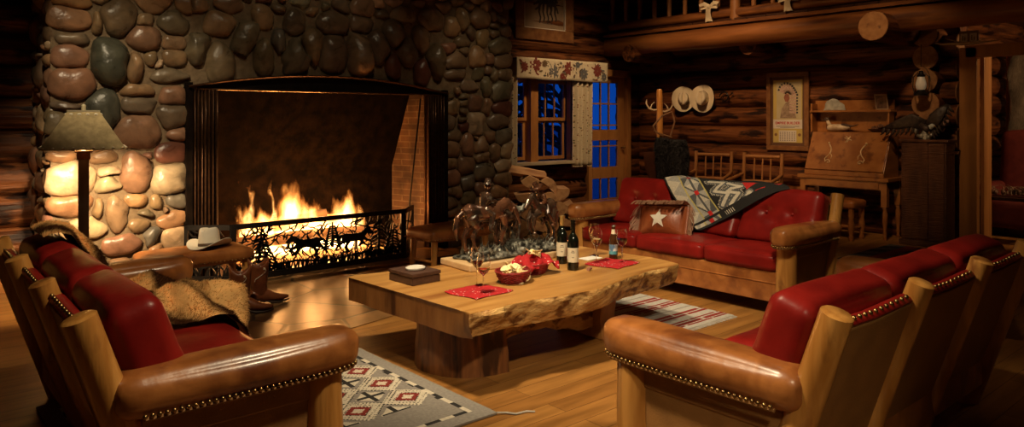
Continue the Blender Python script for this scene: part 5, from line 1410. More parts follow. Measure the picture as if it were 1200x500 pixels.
drape(6.62,6.785,.72,2.04,'narrow printed linen curtain at the window edge beside the stones',2)
t=T('window_valance','cream valance with brown and red flowers above the window','valance',(0,0,0))
g=G(); g.grid(60,8,lambda u,v:(6.72+1.86*u,7.66+.006*sin(u*30),2.02+.30*v+.006*sin(u*14)*(1-v))); g.build('fabric_front',m_curt,t,solid=.006,ang=180)
g=G(); g.box(6.72,8.58,7.67,7.90,2.285,2.31); g.box(6.72,6.73,7.67,7.90,2.03,2.30); g.box(8.57,8.58,7.67,7.9,2.03,2.30); g.build('pelmet_board',m_curt,t,smooth=False)
R=random.Random(12)
m_fl=[M('flower_red',(.16,.03,.022),(.22,.05,.03),sc_=40,r=.9),M('flower_slate',(.10,.10,.10),(.15,.14,.13),sc_=40,r=.9),M('leaf_brown',(.17,.10,.045),(.12,.08,.04),sc_=40,r=.9)]
g=G()
def flower(x,z,r,mi,pet):
    g.mi=mi; Y=7.652
    for ring,rr,n in ((0,r,pet),(1,r*.6,pet-2)):
        for k in range(n):
            a=2*pi*k/n+ring*.4; c=Vector((x+rr*.62*cos(a),Y-.001*ring,z+rr*.62*sin(a))); q=rr*.34
            vs=[c+Vector((q*1.3*cos(b)*cos(a)-q*.7*sin(b)*sin(a),0,q*1.3*cos(b)*sin(a)+q*.7*sin(b)*cos(a))) for b in [2*pi*i/8 for i in range(8)]]
            g.add(vs,[tuple(range(8))])
for x,z,r,mi in ((6.86,2.19,.055,0),(7.06,2.22,.085,0),(7.42,2.14,.075,1),(7.74,2.20,.08,0),(8.05,2.13,.07,1),(8.35,2.19,.075,0),(8.50,2.10,.05,1),(7.25,2.25,.04,2),(7.60,2.08,.04,0),(7.92,2.26,.04,1)): flower(x,z,r*1.25,mi,9)
for k in range(110):
    x,z=R.uniform(6.75,8.55),R.uniform(2.05,2.29); g.mi=R.choice([2,2,0,1]); a=R.random()*6.28; L=R.uniform(.02,.04)
    c=Vector((x,7.6525,z)); vs=[c+Vector((L*cos(b)*cos(a)-L*.35*sin(b)*sin(a),0,L*cos(b)*sin(a)+L*.35*sin(b)*cos(a))) for b in [2*pi*i/7 for i in range(7)]]; g.add(vs,[tuple(range(7))])
g.build('flower_print',m_fl,t,smooth=False,solid=.001)

# ------------------------------------------------------------------ pictures
def frame(parent,x0,x1,z0,z1,w,d,mat,inner=None,wi=.012):
    g=G()
    for a,b_,c,e in ((x0,x1,z1-w,z1),(x0,x1,z0,z0+w),(x0,x0+w,z0+w,z1-w),(x1-w,x1,z0+w,z1-w)): g.box(a,b_,-d,0,c,e)
    g.build('frame',mat,parent,smooth=False,bevel=.008)
    if inner:
        g=G(); X0,X1,Z0,Z1=x0+w,x1-w,z0+w,z1-w
        for a,b_,c,e in ((X0,X1,Z1-wi,Z1),(X0,X1,Z0,Z0+wi),(X0,X0+wi,Z0,Z1),(X1-wi,X1,Z0,Z1)): g.box(a,b_,-d*.8,-.004,c,e)
        g.build('inner_fillet',inner,parent,smooth=False)
m_frame=M('picture_frame_wood',(.15,.06,.022),(.24,.11,.04),sc_=12,r=.35,bump=.3); m_fillet=M('fillet_pale',(.62,.55,.45),r=.4)
t=T('framed_horse_picture','large wood-framed horse picture hung high above the window','picture',(0,7.90,0))
frame(t,6.86,8.03,2.60,3.70,.17,.06,m_frame,m_fillet)
g=G(); g.box(7.03,7.86,-.014,-.006,2.77,3.53); pc=g.build('canvas',M('canvas_tan',(.34,.24,.15),(.24,.165,.10),sc_=3,r=.8),t,smooth=False)
g=G()
for i,(x,h) in enumerate(((7.36,.18),(7.44,.22),(7.60,.20),(7.68,.24),(7.52,.16))): 
    g.ribbon([(x,2.86+.02*(i%2)),(x+.02,2.94),(x-.01,3.02),(x+.01,3.02+h)],[.025,.025,.03,.06],-.016)
pts=[(7.20+.36*a*1.5,2.98+b*.42) for a,b in HORSE]
g.add([(x,-.0165,z) for x,z in pts],[tuple(range(len(pts)))])
g.build('painted_horse',M('paint_dark',(.03,.02,.018),(.06,.04,.03),r=.7),pc,smooth=False,solid=.002)
g=G(); g.ell((7.55,-.0155,2.87),(.16,.001,.02)); g.build('painted_shadow',M('paint_shadow',(.16,.10,.065),r=.8),pc)

t=T('framed_calendar_print','brown framed old calendar print of a figure in feather headdress','picture',(9.63,5.255,0),-pi/2)
frame(t,-.315,.315,1.02,2.11,.065,.035,m_frame)
g=G(); g.box(-.25,.25,-.010,0,1.085,2.045); g.build('mat_board',M('mat_board',(.10,.045,.02),(.13,.06,.03),r=.7),t,smooth=False)
m_yel=M('print_yellow',(.52,.40,.10),(.46,.36,.12),sc_=4,r=.6)
g=G(); g.box(-.215,.215,-.014,-.010,1.13,2.00); pr=g.build('printed_sheet',m_yel,t,smooth=False)
g=G(); g.box(-.165,.20,-.0155,-.014,1.46,1.97); g.build('picture_ground',M('print_tan',(.42,.36,.20),(.50,.44,.28),sc_=4,r=.6),pr,smooth=False)
g=G(); g.box(-.215,.215,-.0165,-.014,1.325,1.452); g.box(-.13,.13,-.0165,-.014,1.14,1.30); g.build('white_panel',M('print_white',(.62,.58,.50),(.55,.50,.42),r=.6),pr,smooth=False)
def fig(mat,name,polys,y):
    g=G()
    for p in polys: g.add([(x,y,z) for x,z in p],[tuple(range(len(p)))])
    g.build(name,mat,pr,smooth=False,solid=.0012)
# generic figure: robe, face, feathered bonnet
fig(M('print_robe',(.36,.27,.18),(.22,.15,.10),sc_=30,r=.7),'printed_robe',[[(-.11,1.47),(-.09,1.60),(-.03,1.68),(.03,1.70),(.09,1.60),(.13,1.47)]],-.0165)
fig(M('print_skin',(.30,.11,.06),(.22,.08,.05),sc_=40,r=.7),'printed_face',[[(-.035,1.70),(-.045,1.73),(-.055,1.755),(-.045,1.78),(-.03,1.81),(.02,1.81),(.03,1.74),(.01,1.69)]],-.0170)
fe=[];fd=[]
for k in range(11):
    a=RD(150-15*k); cx_,cz_=.0,1.79; L0,L1=.03,.135+.02*sin(k*.6)
    for lst,(q0,q1) in ((fe,(L0,L1)),(fd,(L1,L1+.028))):
        w0,w1=.010,.017
        ux,uz=cos(a),sin(a); vx,vz=-uz,ux
        lst.append([(cx_+ux*q0-vx*w0,cz_+uz*q0-vz*w0),(cx_+ux*q1-vx*w1,cz_+uz*q1-vz*w1),(cx_+ux*q1+vx*w1,cz_+uz*q1+vz*w1),(cx_+ux*q0+vx*w0,cz_+uz*q0+vz*w0)])
for k in range(6):
    z=1.74-.04*k; fe.append([(.03,z+.03),(.13,z+.02),(.13,z-.008),(.03,z)]); fd.append([(.13,z+.02),(.155,z+.016),(.155,z-.004),(.13,z-.008)])
fig(M('print_feather',(.55,.45,.36),(.40,.22,.16),sc_=50,r=.7),'printed_feathers',fe,-.0175); fig(M('print_feather_tip',(.035,.035,.04),r=.7),'printed_feather_tips',fd,-.0176)
def text(s,size,x,y,z,mat,parent,name='lettering'):
    cu=bpy.data.curves.new(name,'FONT'); cu.body=s; cu.size=size; cu.extrude=.0006; cu.align_x='CENTER'; cu.offset=.0012
    cu.materials.append(mat); tmp=bpy.data.objects.new(name+'_curve',cu); COL.objects.link(tmp); bpy.context.view_layer.update(); me=bpy.data.meshes.new_from_object(tmp.evaluated_get(bpy.context.evaluated_depsgraph_get())); bpy.data.objects.remove(tmp); o=bpy.data.objects.new(name,me); COL.objects.link(o); o.parent=parent; o.location=(x,y,z); o.rotation_euler=(pi/2,0,0); return o
m_tred=M('print_red',(.42,.03,.02),r=.6)
text('EMPIRE BUILDER',.050,0,-.0172,1.385,m_tred,pr); 
g=G(); g.box(-.17,.17,-.0172,-.0165,1.352,1.360); g.box(-.11,.11,-.0172,-.0165,1.336,1.342)
for r in range(6):
    for c in range(7): g.box(-.115+.035*c,-.100+.035*c,-.0172,-.0165,1.155+.022*r,1.166+.022*r)
g.build('calendar_grid',M('print_ink',(.12,.10,.09),r=.7),pr,smooth=False)
g=G()
for s in (-1,1): g.lathe([(0,0),(.022,0),(.022,.0015),(0,.0015)],16,M=Matrix.Translation((s*.175,-.0145,1.24))@Matrix.Rotation(pi/2,4,'X'))
g.build('round_emblem',M('print_brown',(.20,.10,.04),r=.7),pr)

# ------------------------------------------------------------------ hat rack with woolly chaps
t=T('antler_hat_rack','pale log hat rack with antler hooks behind the far sofa','hat rack',(8.5,6.6,0))
g=G(); g.tube([(0,0,.04),(0,0,.6),(.01,0,1.2),(0,0,1.86),(0,0,1.885)],[.055,.05,.047,.042,.03],18,wob=.05); g.build('pole',m_pine,t)
g=G()
for k in range(4): a=pi/4+k*pi/2; g.tube([(0,0,.10),(cos(a)*.22,sin(a)*.22,.03)],[.04,.03],10)
g.build('feet',m_pine,t)
m_antler=M('antler',(.50,.38,.24),(.38,.27,.16),sc_=12,r=.4)
g=G()
sd=Vector((.756,-.655,0))
for s,z in ((-1,1.60),(1,1.58)):
    a=Vector((0,0,z)); g.tube([a,a+sd*s*.08+Vector((0,0,-.02)),a+sd*s*.15+Vector((0,0,.01)),a+sd*s*.19+Vector((0,0,.08)),a+sd*s*.18+Vector((0,0,.14))],[.014,.016,.015,.012,.004],10)
    g.tube([a+sd*s*.13+Vector((0,0,.0)),a+sd*s*.11+Vector((0,0,.06)),a+sd*s*.07+Vector((0,0,.10))],[.012,.009,.003],8)
g.build('antler_hook',m_antler,t)
t=T('woolly_chaps','shaggy black woolly chaps hanging from the antler hat rack','chaps',(8.46,6.5,0))
m_wool=M('black_wool',(.008,.008,.009),(.016,.015,.016),sc_=20,r=.8,attr=True)
g=G(); R=random.Random(8)
g.col=(.9,.9,.9)
for (dx,z0,z1,w) in ((.17,1.17,.45,.15),(-.03,1.20,.55,.10)):
    c=sd*dx; g.tube([c+Vector((-.1,-.1,z0+(z1-z0)*k/6)) for k in range(7)],[(w*(.8+.25*sin(k*.7)),.07) for k in range(7)],16,up=tuple(-Vector((.655,.756,0))),wob=.15)
    for k in range(7000):
        a=R.random()*6.28; q=R.random(); z=z0+(z1-z0)*q; r=w*(.8+.25*sin(q*6*.7))
        p=c+Vector((-.1,-.1,z))+sd*r*cos(a)+Vector((.655,.756,0))*.07*sin(a)
        d=(sd*cos(a)*.6+Vector((.655,.756,0))*sin(a)*.6+Vector((R.uniform(-.4,.4),R.uniform(-.4,.4),-.8))).normalized(); L=R.uniform(.03,.06)
        s_=d.cross(Vector((R.uniform(-1,1),R.uniform(-1,1),.3))).normalized()*.003; f_=R.choice([.4,.7,1,1.5,3])
        g.col=(f_,f_,f_*1.05); g.add([p-s_,p+s_,p+d*L],[(0,1,2)])
g.build('wool_legs',m_wool,t,ang=180)
g=G(); c=Vector((-.1,-.1,0))
g.tube([c+sd*.10+Vector((0,0,1.20)),c-sd*.12+Vector((0,0,1.27)),c-sd*.16+Vector((0,0,1.36)),c-sd*.04+Vector((0,0,1.50)),c+sd*.10+Vector((0,0,1.56)),c+sd*.14+Vector((0,0,1.42)),c+sd*.08+Vector((0,0,1.22))],.013,8); g.tube([c-sd*.15+Vector((0,0,1.30)),c-sd*.02+Vector((0,0,1.22))],.012,8)
g.build('belt_strap',M('strap_leather',(.26,.14,.07),(.18,.09,.04),r=.45),t)
g=G(); g.tube([c-sd*.20+Vector((0,0,1.0)),c-sd*.19+Vector((0,0,.8)),c-sd*.14+Vector((0,0,.55))],[(.10,.03),(.09,.03),(.05,.02)],12,up=tuple(-Vector((.655,.756,0)))); g.build('leather_skirt',M('dark_leather',(.09,.03,.014),(.06,.02,.01),r=.4),t)

# ------------------------------------------------------------------ two spindle-back chairs by the log wall
def schair(loc,rz,label):
    t=T('spindle_chair',label,'chair',loc,rz,'spindle-back chairs against the log wall')
    m=m_pine2
    for sx in (-1,1):
        x=sx*.265
        g=G(); g.tube([(x,-.02,0),(x,0,.45),(x*1.0,-.05,.99)],[.026,.028,.024],12,wob=.06); g.build('back_post',m,t)
        g=G(); g.tube([(x,.44,0),(x,.44,.44)],[.024,.028],12); g.build('front_leg',m,t)
        g=G(); g.tube([(x*1.02,-.02,.70),(x*1.1,.20,.66),(x*1.12,.47,.62)],[.022,.024,.022],10); g.tube([(x*1.05,.42,.44),(x*1.1,.44,.63)],.018,10); g.build('arm',m,t)
        g=G(); g.tube([(x,0,.22),(x,.44,.22)],.014,8); g.build('side_stretcher',m,t)
    g=G(); g.tube([(-.24,-.045,.94),(.24,-.045,.94)],.024,12,wob=.08); g.build('top_rail',m,t)
    g=G(); g.tube([(-.24,-.012,.60),(.24,-.012,.60)],.022,12,wob=.08); g.build('lower_rail',m,t)
    for k in range(3):
        x=-.115+.115*k; g=G(); g.tube([(x,-.014,.60),(x,-.045,.94)],[.012,.012],8); g.build('spindle',m,t)
    g=G(); g.M=Matrix.Translation((0,.21,.45)); g.rbox((.25,.25,.025),.02,8,(0,0,-.008)); g.build('seat',m_tan,t,ang=180)
    g=G(); g.tube([(-.235,.44,.28),(.235,.44,.28)],.014,8); g.build('front_stretcher',m,t)
    return t
m_pine2=M('peeled_pole',(.26,.11,.032),(.36,.165,.055),sc_=9,st=(1,1,.3),r=.4,bump=.3)
schair((9.22,6.20,0),RD(104),'left of two pole-built spindle-back chairs behind the far sofa')
schair((9.22,5.42,0),RD(98),'right of two pole-built spindle-back chairs, below the framed print')

# ------------------------------------------------------------------ slant-front desk
m_desk=M('desk_oak',(.26,.095,.022),(.36,.15,.04),sc_=8,st=(1,.15,1),det=8,r=.28,r2=.4,bump=.1,c3=(.15,.05,.012),sc3=9,r3=(.56,.7),st3=(1,.15,1))
t=T('slant_front_desk','oak slant-front writing desk on turned legs against the log wall','desk',(9.60,4.28,0),pi/2)
# local: x -> world +Y, y -> world -X (towards the room)
w2=.55
def turned(x,y,h,r=.030):
    g=G(); pr=[(.016,0),(.022,.02),(.014,.05),(.024,.08),(.018,.12),(.026,.20),(.031,.32),(.020,.36),(.030,.38),(.020,.40)]
    g.lathe([(a*r/.03,z) for a,z in pr],18,loc=(x,y,0)); g.box(x-.034,x+.034,y-.034,y+.034,.40,h); g.build('leg',m_desk,t,ang=50)
for x in (-w2+.04,w2-.04):
    for y in (.42,.04): turned(x,y,.70)
g=G(); g.box(-w2-.02,w2+.02,0,.48,.70,.745); g.build('table_top',m_desk,t,smooth=False,bevel=.006)
g=G(); g.box(-w2+.05,w2-.05,.435,.455,.60,.70); g.box(-w2+.05,w2-.05,.02,.04,.6,.7); g.box(-w2+.02,-w2+.04,.05,.42,.6,.7); g.box(w2-.04,w2-.02,.05,.42,.6,.7); g.build('apron',m_desk,t,smooth=False)
g=G(); g.box(-w2+.10,w2-.10,.450,.466,.61,.69); g.build('drawer_front',m_desk,t,smooth=False,bevel=.004)
# slanted case
pr=[(.0,.745),(.43,.745),(.43,.80),(.20,1.29),(.0,1.29)]
g=G()
n=5; g.add([(-w2+.05,y,z) for y,z in pr]+[(w2-.05,y,z) for y,z in pr],[tuple(range(n)),tuple(reversed(range(n,2*n)))]+[((i+1)%n,i,i+n,(i+1)%n+n) for i in range(n)]); g.build('slant_case',m_desk,t,smooth=False,bevel=.006)
g=G(); dv=Vector((0,.20-.43,1.29-.80)).normalized(); nn=Vector((0,dv.z,-dv.y))
a=Vector((0,.43,.80)); 
def sl(x,q,o): p=a+dv*q+nn*o; return (x,p.y,p.z)
Ls=.54
g.add([sl(-w2+.06,.01,.0),sl(w2-.06,.01,.0),sl(w2-.06,Ls-.01,.0),sl(-w2+.06,Ls-.01,.0),sl(-w2+.06,.01,.018),sl(w2-.06,.01,.018),sl(w2-.06,Ls-.01,.018),sl(-w2+.06,Ls-.01,.018)],[(0,3,2,1),(4,5,6,7),(0,1,5,4),(1,2,6,5),(2,3,7,6),(3,0,4,7)])
lid=g.build('slant_lid',m_desk,t,smooth=False,bevel=.004)
m_app=M('carved_inlay',(.66,.48,.26),(.5,.35,.18),sc_=20,r=.35,metal=.2)
g=G()
for s in (-1,1):
    P=[]
    for k in range(26):
        q=k/25; x=s*(.26+.07*sin(q*pi*1.1)); z_=.36-.26*q
        P.append(sl(s*(.16+.0)+s*(.10*cos(q*pi*.9)**1)*(1),.36-.25*q,.024))
    P=[sl(s*(.23-.035*sin(q/14*pi)*1.5+.02*(q/14)),.36-.20*q/14,.024) for q in range(15)]
    x0,q0=s*.235,.14
    P+= [sl(s*(.20+.036*(1-k/14)*cos(k*.5)+.0),.125+.036*(1-k/14)*sin(k*.5)-.01,.024) for k in range(14)]
    g.tube(P,[.009]*10+[.007]*(len(P)-10),8)
    g.ell(sl(s*.235,.375,.024),(.016,.012,.016),8,6)
    g.tube([sl(s*.20,.24,.024),sl(s*.165,.20,.024),sl(s*.17,.16,.024)],[.007,.006,.003],8)
g.tube([sl(-.02,.47,.024),sl(.0,.43,.024),sl(.01,.39,.024)],[.006,.012,.004],8); g.tube([sl(-.045,.42,.024),sl(0,.43,.024),sl(.05,.45,.024)],[.005,.01,.005],8); g.tube([sl(.0,.44,.024),sl(.035,.475,.024)],[.01,.005],8); g.tube([sl(.0,.43,.024),sl(.035,.385,.024)],[.01,.004],8)
g.build('scroll_inlay',m_app,lid)
g=G(); g.box(-w2+.09,w2-.0,.0,.03,1.29,1.70); g.box(-w2+.09,-w2+.115,0,.17,1.29,1.58); g.box(w2-.025,w2-.0,0,.17,1.29,1.66); g.build('gallery_back',m_desk,t,smooth=False,bevel=.004)
g=G(); g.box(-w2+.07,w2+.0,.0,.19,1.545,1.57); g.build('gallery_shelf',m_desk,t,smooth=False,bevel=.003)
# things on the desk (world coordinates: x_world=9.60-ly, y_world=4.28+lx)
def DW(lx,ly,z): return (9.60-ly,4.28+lx,z)
t=T('stone_carving','pale grey stone chunk on the shelf above the desk','stone',DW(.28,.10,1.571))
g=G(); g.tube([(0,0,0),(0,0,.03),(.0,0.02,.07),(0,.03,.11),(0,.04,.135)],[(.16,.05),(.15,.05),(.11,.045),(.09,.04),(.05,.03)],12,up=(1,0,0),wob=.3); g.build('carved_stone',M('grey_stone',(.40,.40,.34),(.26,.26,.22),sc_=18,r=.8,bump=.8),t,remesh=.006,ang=180)
t=T('photo_frame','small photo frame standing at the right of the desk shelf','photo frame',DW(-.35,.10,1.571),pi/2,rot=(RD(12),0,pi/2))
t.rotation_euler=(RD(12),0,-pi/2-.15)
frame(t,-.085,.085,0,.20,.018,.012,M('frame_pale',(.45,.33,.2),(.38,.26,.15),r=.4)); g=G(); g.box(-.07,.07,-.006,-.002,.015,.185); g.build('photo',M('photo_dark',(.06,.035,.025),(.30,.18,.12),sc_=16,r=.3),t,smooth=False)
g=G(); g.box(-.02,.02,0,.05,.0,.004); g.bar((0,.0,.14),(0,.055,.002),.03,.004); g.build('easel_back',m_dark,t,smooth=False)
# duck decoy
t=T('duck_decoy','carved duck decoy with cream breast and dark head on the desk','duck decoy',DW(.20,.13,1.2905),0); t.rotation_euler=(0,0,pi/2+pi)
m_dk=M('decoy_dark',(.05,.03,.02),(.10,.06,.04),sc_=25,r=.35)
t.rotation_euler=(0,0,pi/2)   # local +x -> world +Y (towards the left in the view)
g=G(); g.tube([(-.16,0,.06),(-.12,0,.055),(-.04,0,.055),(.05,0,.052),(.11,0,.05),(.14,0,.055)],[(.02,.015),(.045,.032),(.065,.046),(.066,.050),(.05,.044),(.02,.02)],18,up=(0,0,1)); g.build('body',M('decoy_cream',(.66,.55,.38),(.40,.28,.17),sc_=12,r=.4,bump=.2),t,ang=180)
g=G(); g.tube([(-.06,0,.095),(-.12,0,.085),(-.19,0,.075),(-.27,0,.10)],[(.04,.018),(.045,.02),(.02,.01),(.004,.003)],12,up=(0,0,1)); g.build('wing_and_tail',m_dk,t,ang=180)
g=G(); g.tube([(.10,0,.07),(.12,0,.11),(.135,0,.145)],[(.03,.03),(.022,.024),(.022,.022)],14); g.build('neck',M('decoy_buff',(.60,.48,.32),(.5,.36,.22),sc_=15,r=.4),t,ang=180)
g=G(); g.ell((.145,0,.165),(.036,.026,.028)); g.tube([(.165,0,.16),(.19,0,.152),(.215,0,.148)],[(.016,.012),(.016,.008),(.010,.004)],10,up=(0,0,1)); g.build('head_and_bill',m_dk,t,ang=180)
# pine-cone bowl
t=T('pinecone_dish','dark dish heaped with pine cones at right end of the desk','dish',DW(-.33,.12,1.2905))
g=G(); g.lathe([(0,0),(.07,0),(.11,.03),(.115,.04),(.105,.035),(.065,.008),(0,.008)],24,sx=.8,sy=1.3); g.build('dish',m_dark,t)
m_cone=M('pine_cone',(.13,.06,.03),(.24,.13,.08),sc_=40,r=.6)
g=G()
for k in range(14):
    th=k*2.4; zz=.06*k/14
    for q in range(7):
        a=th+q*2*pi/7; r=.028*sin(pi*(k+2)/17)+.004; g.tube([(0,0,zz),(r*cos(a),r*sin(a),zz+.008)],[.003,.007],5)
g.tube([(0,0,0),(0,0,.06)],[.012,.006],8)
cone=g.build('pine_cone',m_cone); 
cs=[(-.07,.0,.03,.3,.8),(.03,.02,.04,1.2,.2),(-.01,-.03,.05,-.9,.4),(.08,-.01,.035,.4,-1.1),(-.12,.0,.035,1.4,0),(.0,.03,.065,1.0,1.0)]
for i,(a,b_,z,rx,ry) in enumerate(cs):
    c=cone if i==0 else cone.copy()
    if i: COL.objects.link(c)
    p=DW(-.33+a,.12+b_,1.2905+z); c.location=p; c.rotation_euler=(rx,ry,i); tag(c,'brown pine cone heaped in the dark dish on the desk','pine cone','pine cones in the desk dish')
# desk stool
def rstool():
    t=T('desk_stool','tan leather stool on turned legs tucked under the desk','stool',(8.98,4.24,0),pi/2)
    g=G(); g.M=Matrix.Translation((0,0,.43)); g.rbox((.27,.19,.05),.04,10,(0,0,.015)); g.build('seat',m_tan,t,ang=180)
    g=G(); P=[(-.274,-.194,.40),(.274,-.194,.40),(.274,.194,.40),(-.274,.194,.40),(-.274,-.194,.40)]; nails(g,walk(P,.03),.006); g.build('nailhead_trim',m_brass,t)
    for sx in (-1,1):
        for sy in (-1,1):
            g=G(); g.lathe([(.024,0),(.032,.03),(.022,.07),(.034,.12),(.038,.20),(.026,.26),(.036,.30),(.030,.385)],16,loc=(sx*.22,sy*.14,0)); g.build('leg',m_desk,t)
        g=G(); g.tube([(sx*.22,-.14,.15),(sx*.22,.14,.15)],.016,10); g.build('stretcher',m_desk,t)
    g=G(); g.tube([(-.22,0,.15),(-.1,0,.15),(.1,0,.15),(.22,0,.15)],[.016,.026,.026,.016],10); g.build('cross_stretcher',m_desk,t)
rstool()

# ------------------------------------------------------------------ pedestal, eagle, lantern
m_ped=M('rough_dark_plank',(.055,.020,.010),(.11,.045,.02),sc_=10,st=(1,1,.3),r=.35,bump=1,bsc=30,bst=(.3,.3,2.5),bd=.012)
t=T('display_pedestal','tall dark rough-sawn wooden pedestal between desk and doorway','pedestal',(9.22,3.31,0))
g=G(); g.box(-.13,.14,-.24,.24,.05,1.19); g.build('column_body',m_ped,t,smooth=False,bevel=.008)
g=G(); g.box(-.155,.16,-.26,.26,0,.06); g.build('plinth',m_ped,t,smooth=False,bevel=.006)
g=G(); g.box(-.15,.155,-.265,.265,1.19,1.222); g.build('cap_board',m_ped,t,smooth=False,bevel=.006)
g=G(); g.box(-.142,-.13,-.22,-.06,.08,1.18); g.box(-.142,-.13,-.05,.21,.08,1.18); g.build('front_plank',m_ped,t,smooth=False,bevel=.004)
t=T('eagle_sculpture','dark spread-winged eagle sculpture with white head on the pedestal','sculpture',(9.22,3.33,1.2222))
m_eag=M('eagle_dark',(.018,.013,.010),(.05,.034,.024),sc_=30,r=.45,bump=.5); m_eagw=M('eagle_white',(.45,.48,.44),(.32,.36,.33),sc_=30,r=.5,bump=.4)
# wings spread across the view: local y = world Y (left), seen from -x
g=G(); g.tube([(0,.06,.18),(0,.02,.14),(-.01,-.02,.12),(-.01,-.05,.13)],[(.02,.02),(.045,.04),(.045,.042),(.03,.03)],14); g.build('body',m_eag,t,ang=180)
for s,nm in ((1,'wing'),(-1,'wing')):
    g=G()
    if s>0: L=[(0,.02,.16),(-.01,.15,.22),(-.01,.30,.17),(0,.46,.13)]; W_2=[.07,.08,.06,.015]
    else: L=[(0,-.04,.15),(.0,-.10,.24),(.02,-.16,.33),(.04,-.22,.40)]; W_2=[.06,.075,.055,.015]
    g.tube(L,[(w,.010) for w in W_2],12,up=(1,0,0))
    for k in range(9):
        q=k/8*2.98; i=int(q); p=Vector(L[i]).lerp(Vector(L[i+1]),q-i); w=W_2[i]+(W_2[i+1]-W_2[i])*(q-i)
        g.tube([p,p+Vector((.01,.03*s,-.05-w*.9)),p+Vector((.015,.06*s,-.07-w*1.25))],[(.018,.005),(.017,.004),(.005,.002)],6,up=(1,0,0))
    g.build('wing',m_eag,t,ang=180)
g=G(); g.ell((-.02,-.075,.155),(.026,.03,.026)); g.ell((-.012,-.055,.14),(.026,.028,.03)); g.build('head',m_eagw,t)
g=G(); g.tube([(-.03,-.095,.152),(-.035,-.118,.146),(-.036,-.123,.134)],[.010,.008,.002],8); g.build('beak',m_brass,t)
g=G(); g.tube([(0,.06,.17),(.01,.11,.13),(.01,.14,.09)],[(.03,.012),(.045,.01),(.05,.006)],10,up=(1,0,0)); g.build('tail',m_eagw,t,ang=180)
g=G(); g.tube([(0,0,0),(0,0,.03),(0,.01,.07),(0,0,.10)],[(.09,.06),(.07,.05),(.035,.03),(.02,.02)],12,up=(0,1,0),wob=.4)
R=random.Random(3)
for k in range(9): g.ell((R.uniform(-.05,.03),R.uniform(-.07,.07),.03+.02*R.random()),(.02,.022,.022),8,6)
g.build('rock_base',m_patina,t,ang=180,remesh=.006)
t=T('hanging_lantern','barn lantern with frosted white globe hanging above the eagle','lantern',(9.27,3.40,1.73))
g=G(); g.lathe([(0,0),(.075,0),(.078,.02),(.05,.05),(.035,.07)],24); g.build('fuel_tank',m_black,t)
g=G(); g.lathe([(.036,.065),(.052,.09),(.058,.13),(.050,.17),(.036,.215),(.035,.22)],24); g.build('glass_globe',M('frosted_globe',(.60,.57,.48),(.52,.50,.42),sc_=10,r=.35,emit=(1,.8,.5),es=.03),t)
g=G(); g.lathe([(.04,.22),(.045,.235),(.025,.255),(.022,.28),(.03,.285),(0,.295)],20); g.build('chimney_cap',m_black,t)
g=G()
for s in (-1,1): g.tube([(0,s*.07,.01),(0,s*.09,.10),(0,s*.085,.22),(0,s*.03,.27)],.006,8)
g.tube([(0,.1*cos(a),.16+.18*sin(a)) for a in [pi*k/12 for k in range(13)]],.003,6); g.tube([(0,0,.34),(0,.0,.60)],.004,6)
g.build('wire_frame',m_black,t)
# switch, sign, small antler on the doorway corner
t=T('light_switch','small pale switch plate on the logs beside the doorway','switch',(9.50,3.21,1.41))
g=G(); g.box(-.0,.012,-.035,.035,-.035,.035); g.build('plate',M('switch_plate',(.34,.20,.15),r=.5),t,smooth=False,bevel=.003); g=G(); g.box(-.010,.0,-.006,.006,-.012,.012); g.build('toggle',m_cream,t,smooth=False)
g=G(); g.box(.012,.17,-.03,.03,-.03,.03); g.build('mounting_box',m_dark,t,smooth=False)
t=T('small_sign','small white framed sign standing above the doorway casing','sign',(9.50,2.97,2.305),-pi/2)
g=G(); g.box(-.10,.10,-.012,.012,0,.16); g.build('board',M('sign_dark',(.16,.10,.06),r=.6),t,smooth=False,bevel=.004)
g=G(); 
for x in (-.05,.045): 
    g.box(x-.035,x+.035,-.016,-.012,.03,.13)
pn=g.build('white_panel',M('sign_white',(.50,.45,.38),(.36,.30,.24),sc_=40,r=.6),t,smooth=False)
g=G()
for x in (-.05,.045): g.box(x-.018,x-.008,-.018,-.016,.05,.11); g.box(x+.006,x+.016,-.018,-.016,.05,.09)
g.build('dark_mark',m_ink,pn,smooth=False)
t=T('shed_antler','pale shed antler lying on top of the doorway casing','antler',(9.45,3.0,2.30))
t.location=(9.48,2.95,2.302)
g=G(); g.tube([(0,-.28,.03),(0,-.1,.022),(0,.12,.025),(0,.3,.03),(0,.42,.06)],[.006,.014,.017,.014,.004],8); g.tube([(0,.1,.02),(-.03,.16,.06),(-.03,.26,.09)],[.012,.009,.002],8); g.tube([(0,-.05,.02),(-.03,-.12,.05),(-.03,-.2,.06)],[.011,.008,.002],8); g.build('tined_beam',m_antler,t)

# ------------------------------------------------------------------ the room past the doorway
t=T('wingback_chair','dark red upholstered armchair draped with pale hide in the next room','armchair',(10.95,2.76,0),-pi/2)
m_dred=M('dark_red_upholstery',(.13,.02,.014),(.18,.03,.02),sc_=12,r=.6)
g=G(); g.M=Matrix.Translation((0,.0,.28)); g.rbox((.40,.38,.18),.06,8); g.build('seat_base',m_dred,t,ang=180)
g=G(); g.M=Matrix.Translation((0,.36,.80))@Matrix.Rotation(RD(-8),4,'X'); g.rbox((.40,.10,.50),.08,10,(0,.02,.03)); g.build('back',m_dred,t,ang=180)
for s in (-1,1):
    g=G(); g.M=Matrix.Translation((s*.40,0,.45)); g.rbox((.09,.36,.20),.07,8); g.build('arm',m_dred,t,ang=180)
    for y in (-.3,.3):
        g=G(); g.tube([(s*.33,y,0),(s*.33,y,.12)],[.02,.03],10); g.build('leg',m_dark,t)
m_hidep=M('pale_hide',(.9,.9,.9),(1.1,1.1,1.1),sc_=20,r=.7,attr=True)
g=G(); R=random.Random(1)
NU,NV=20,40
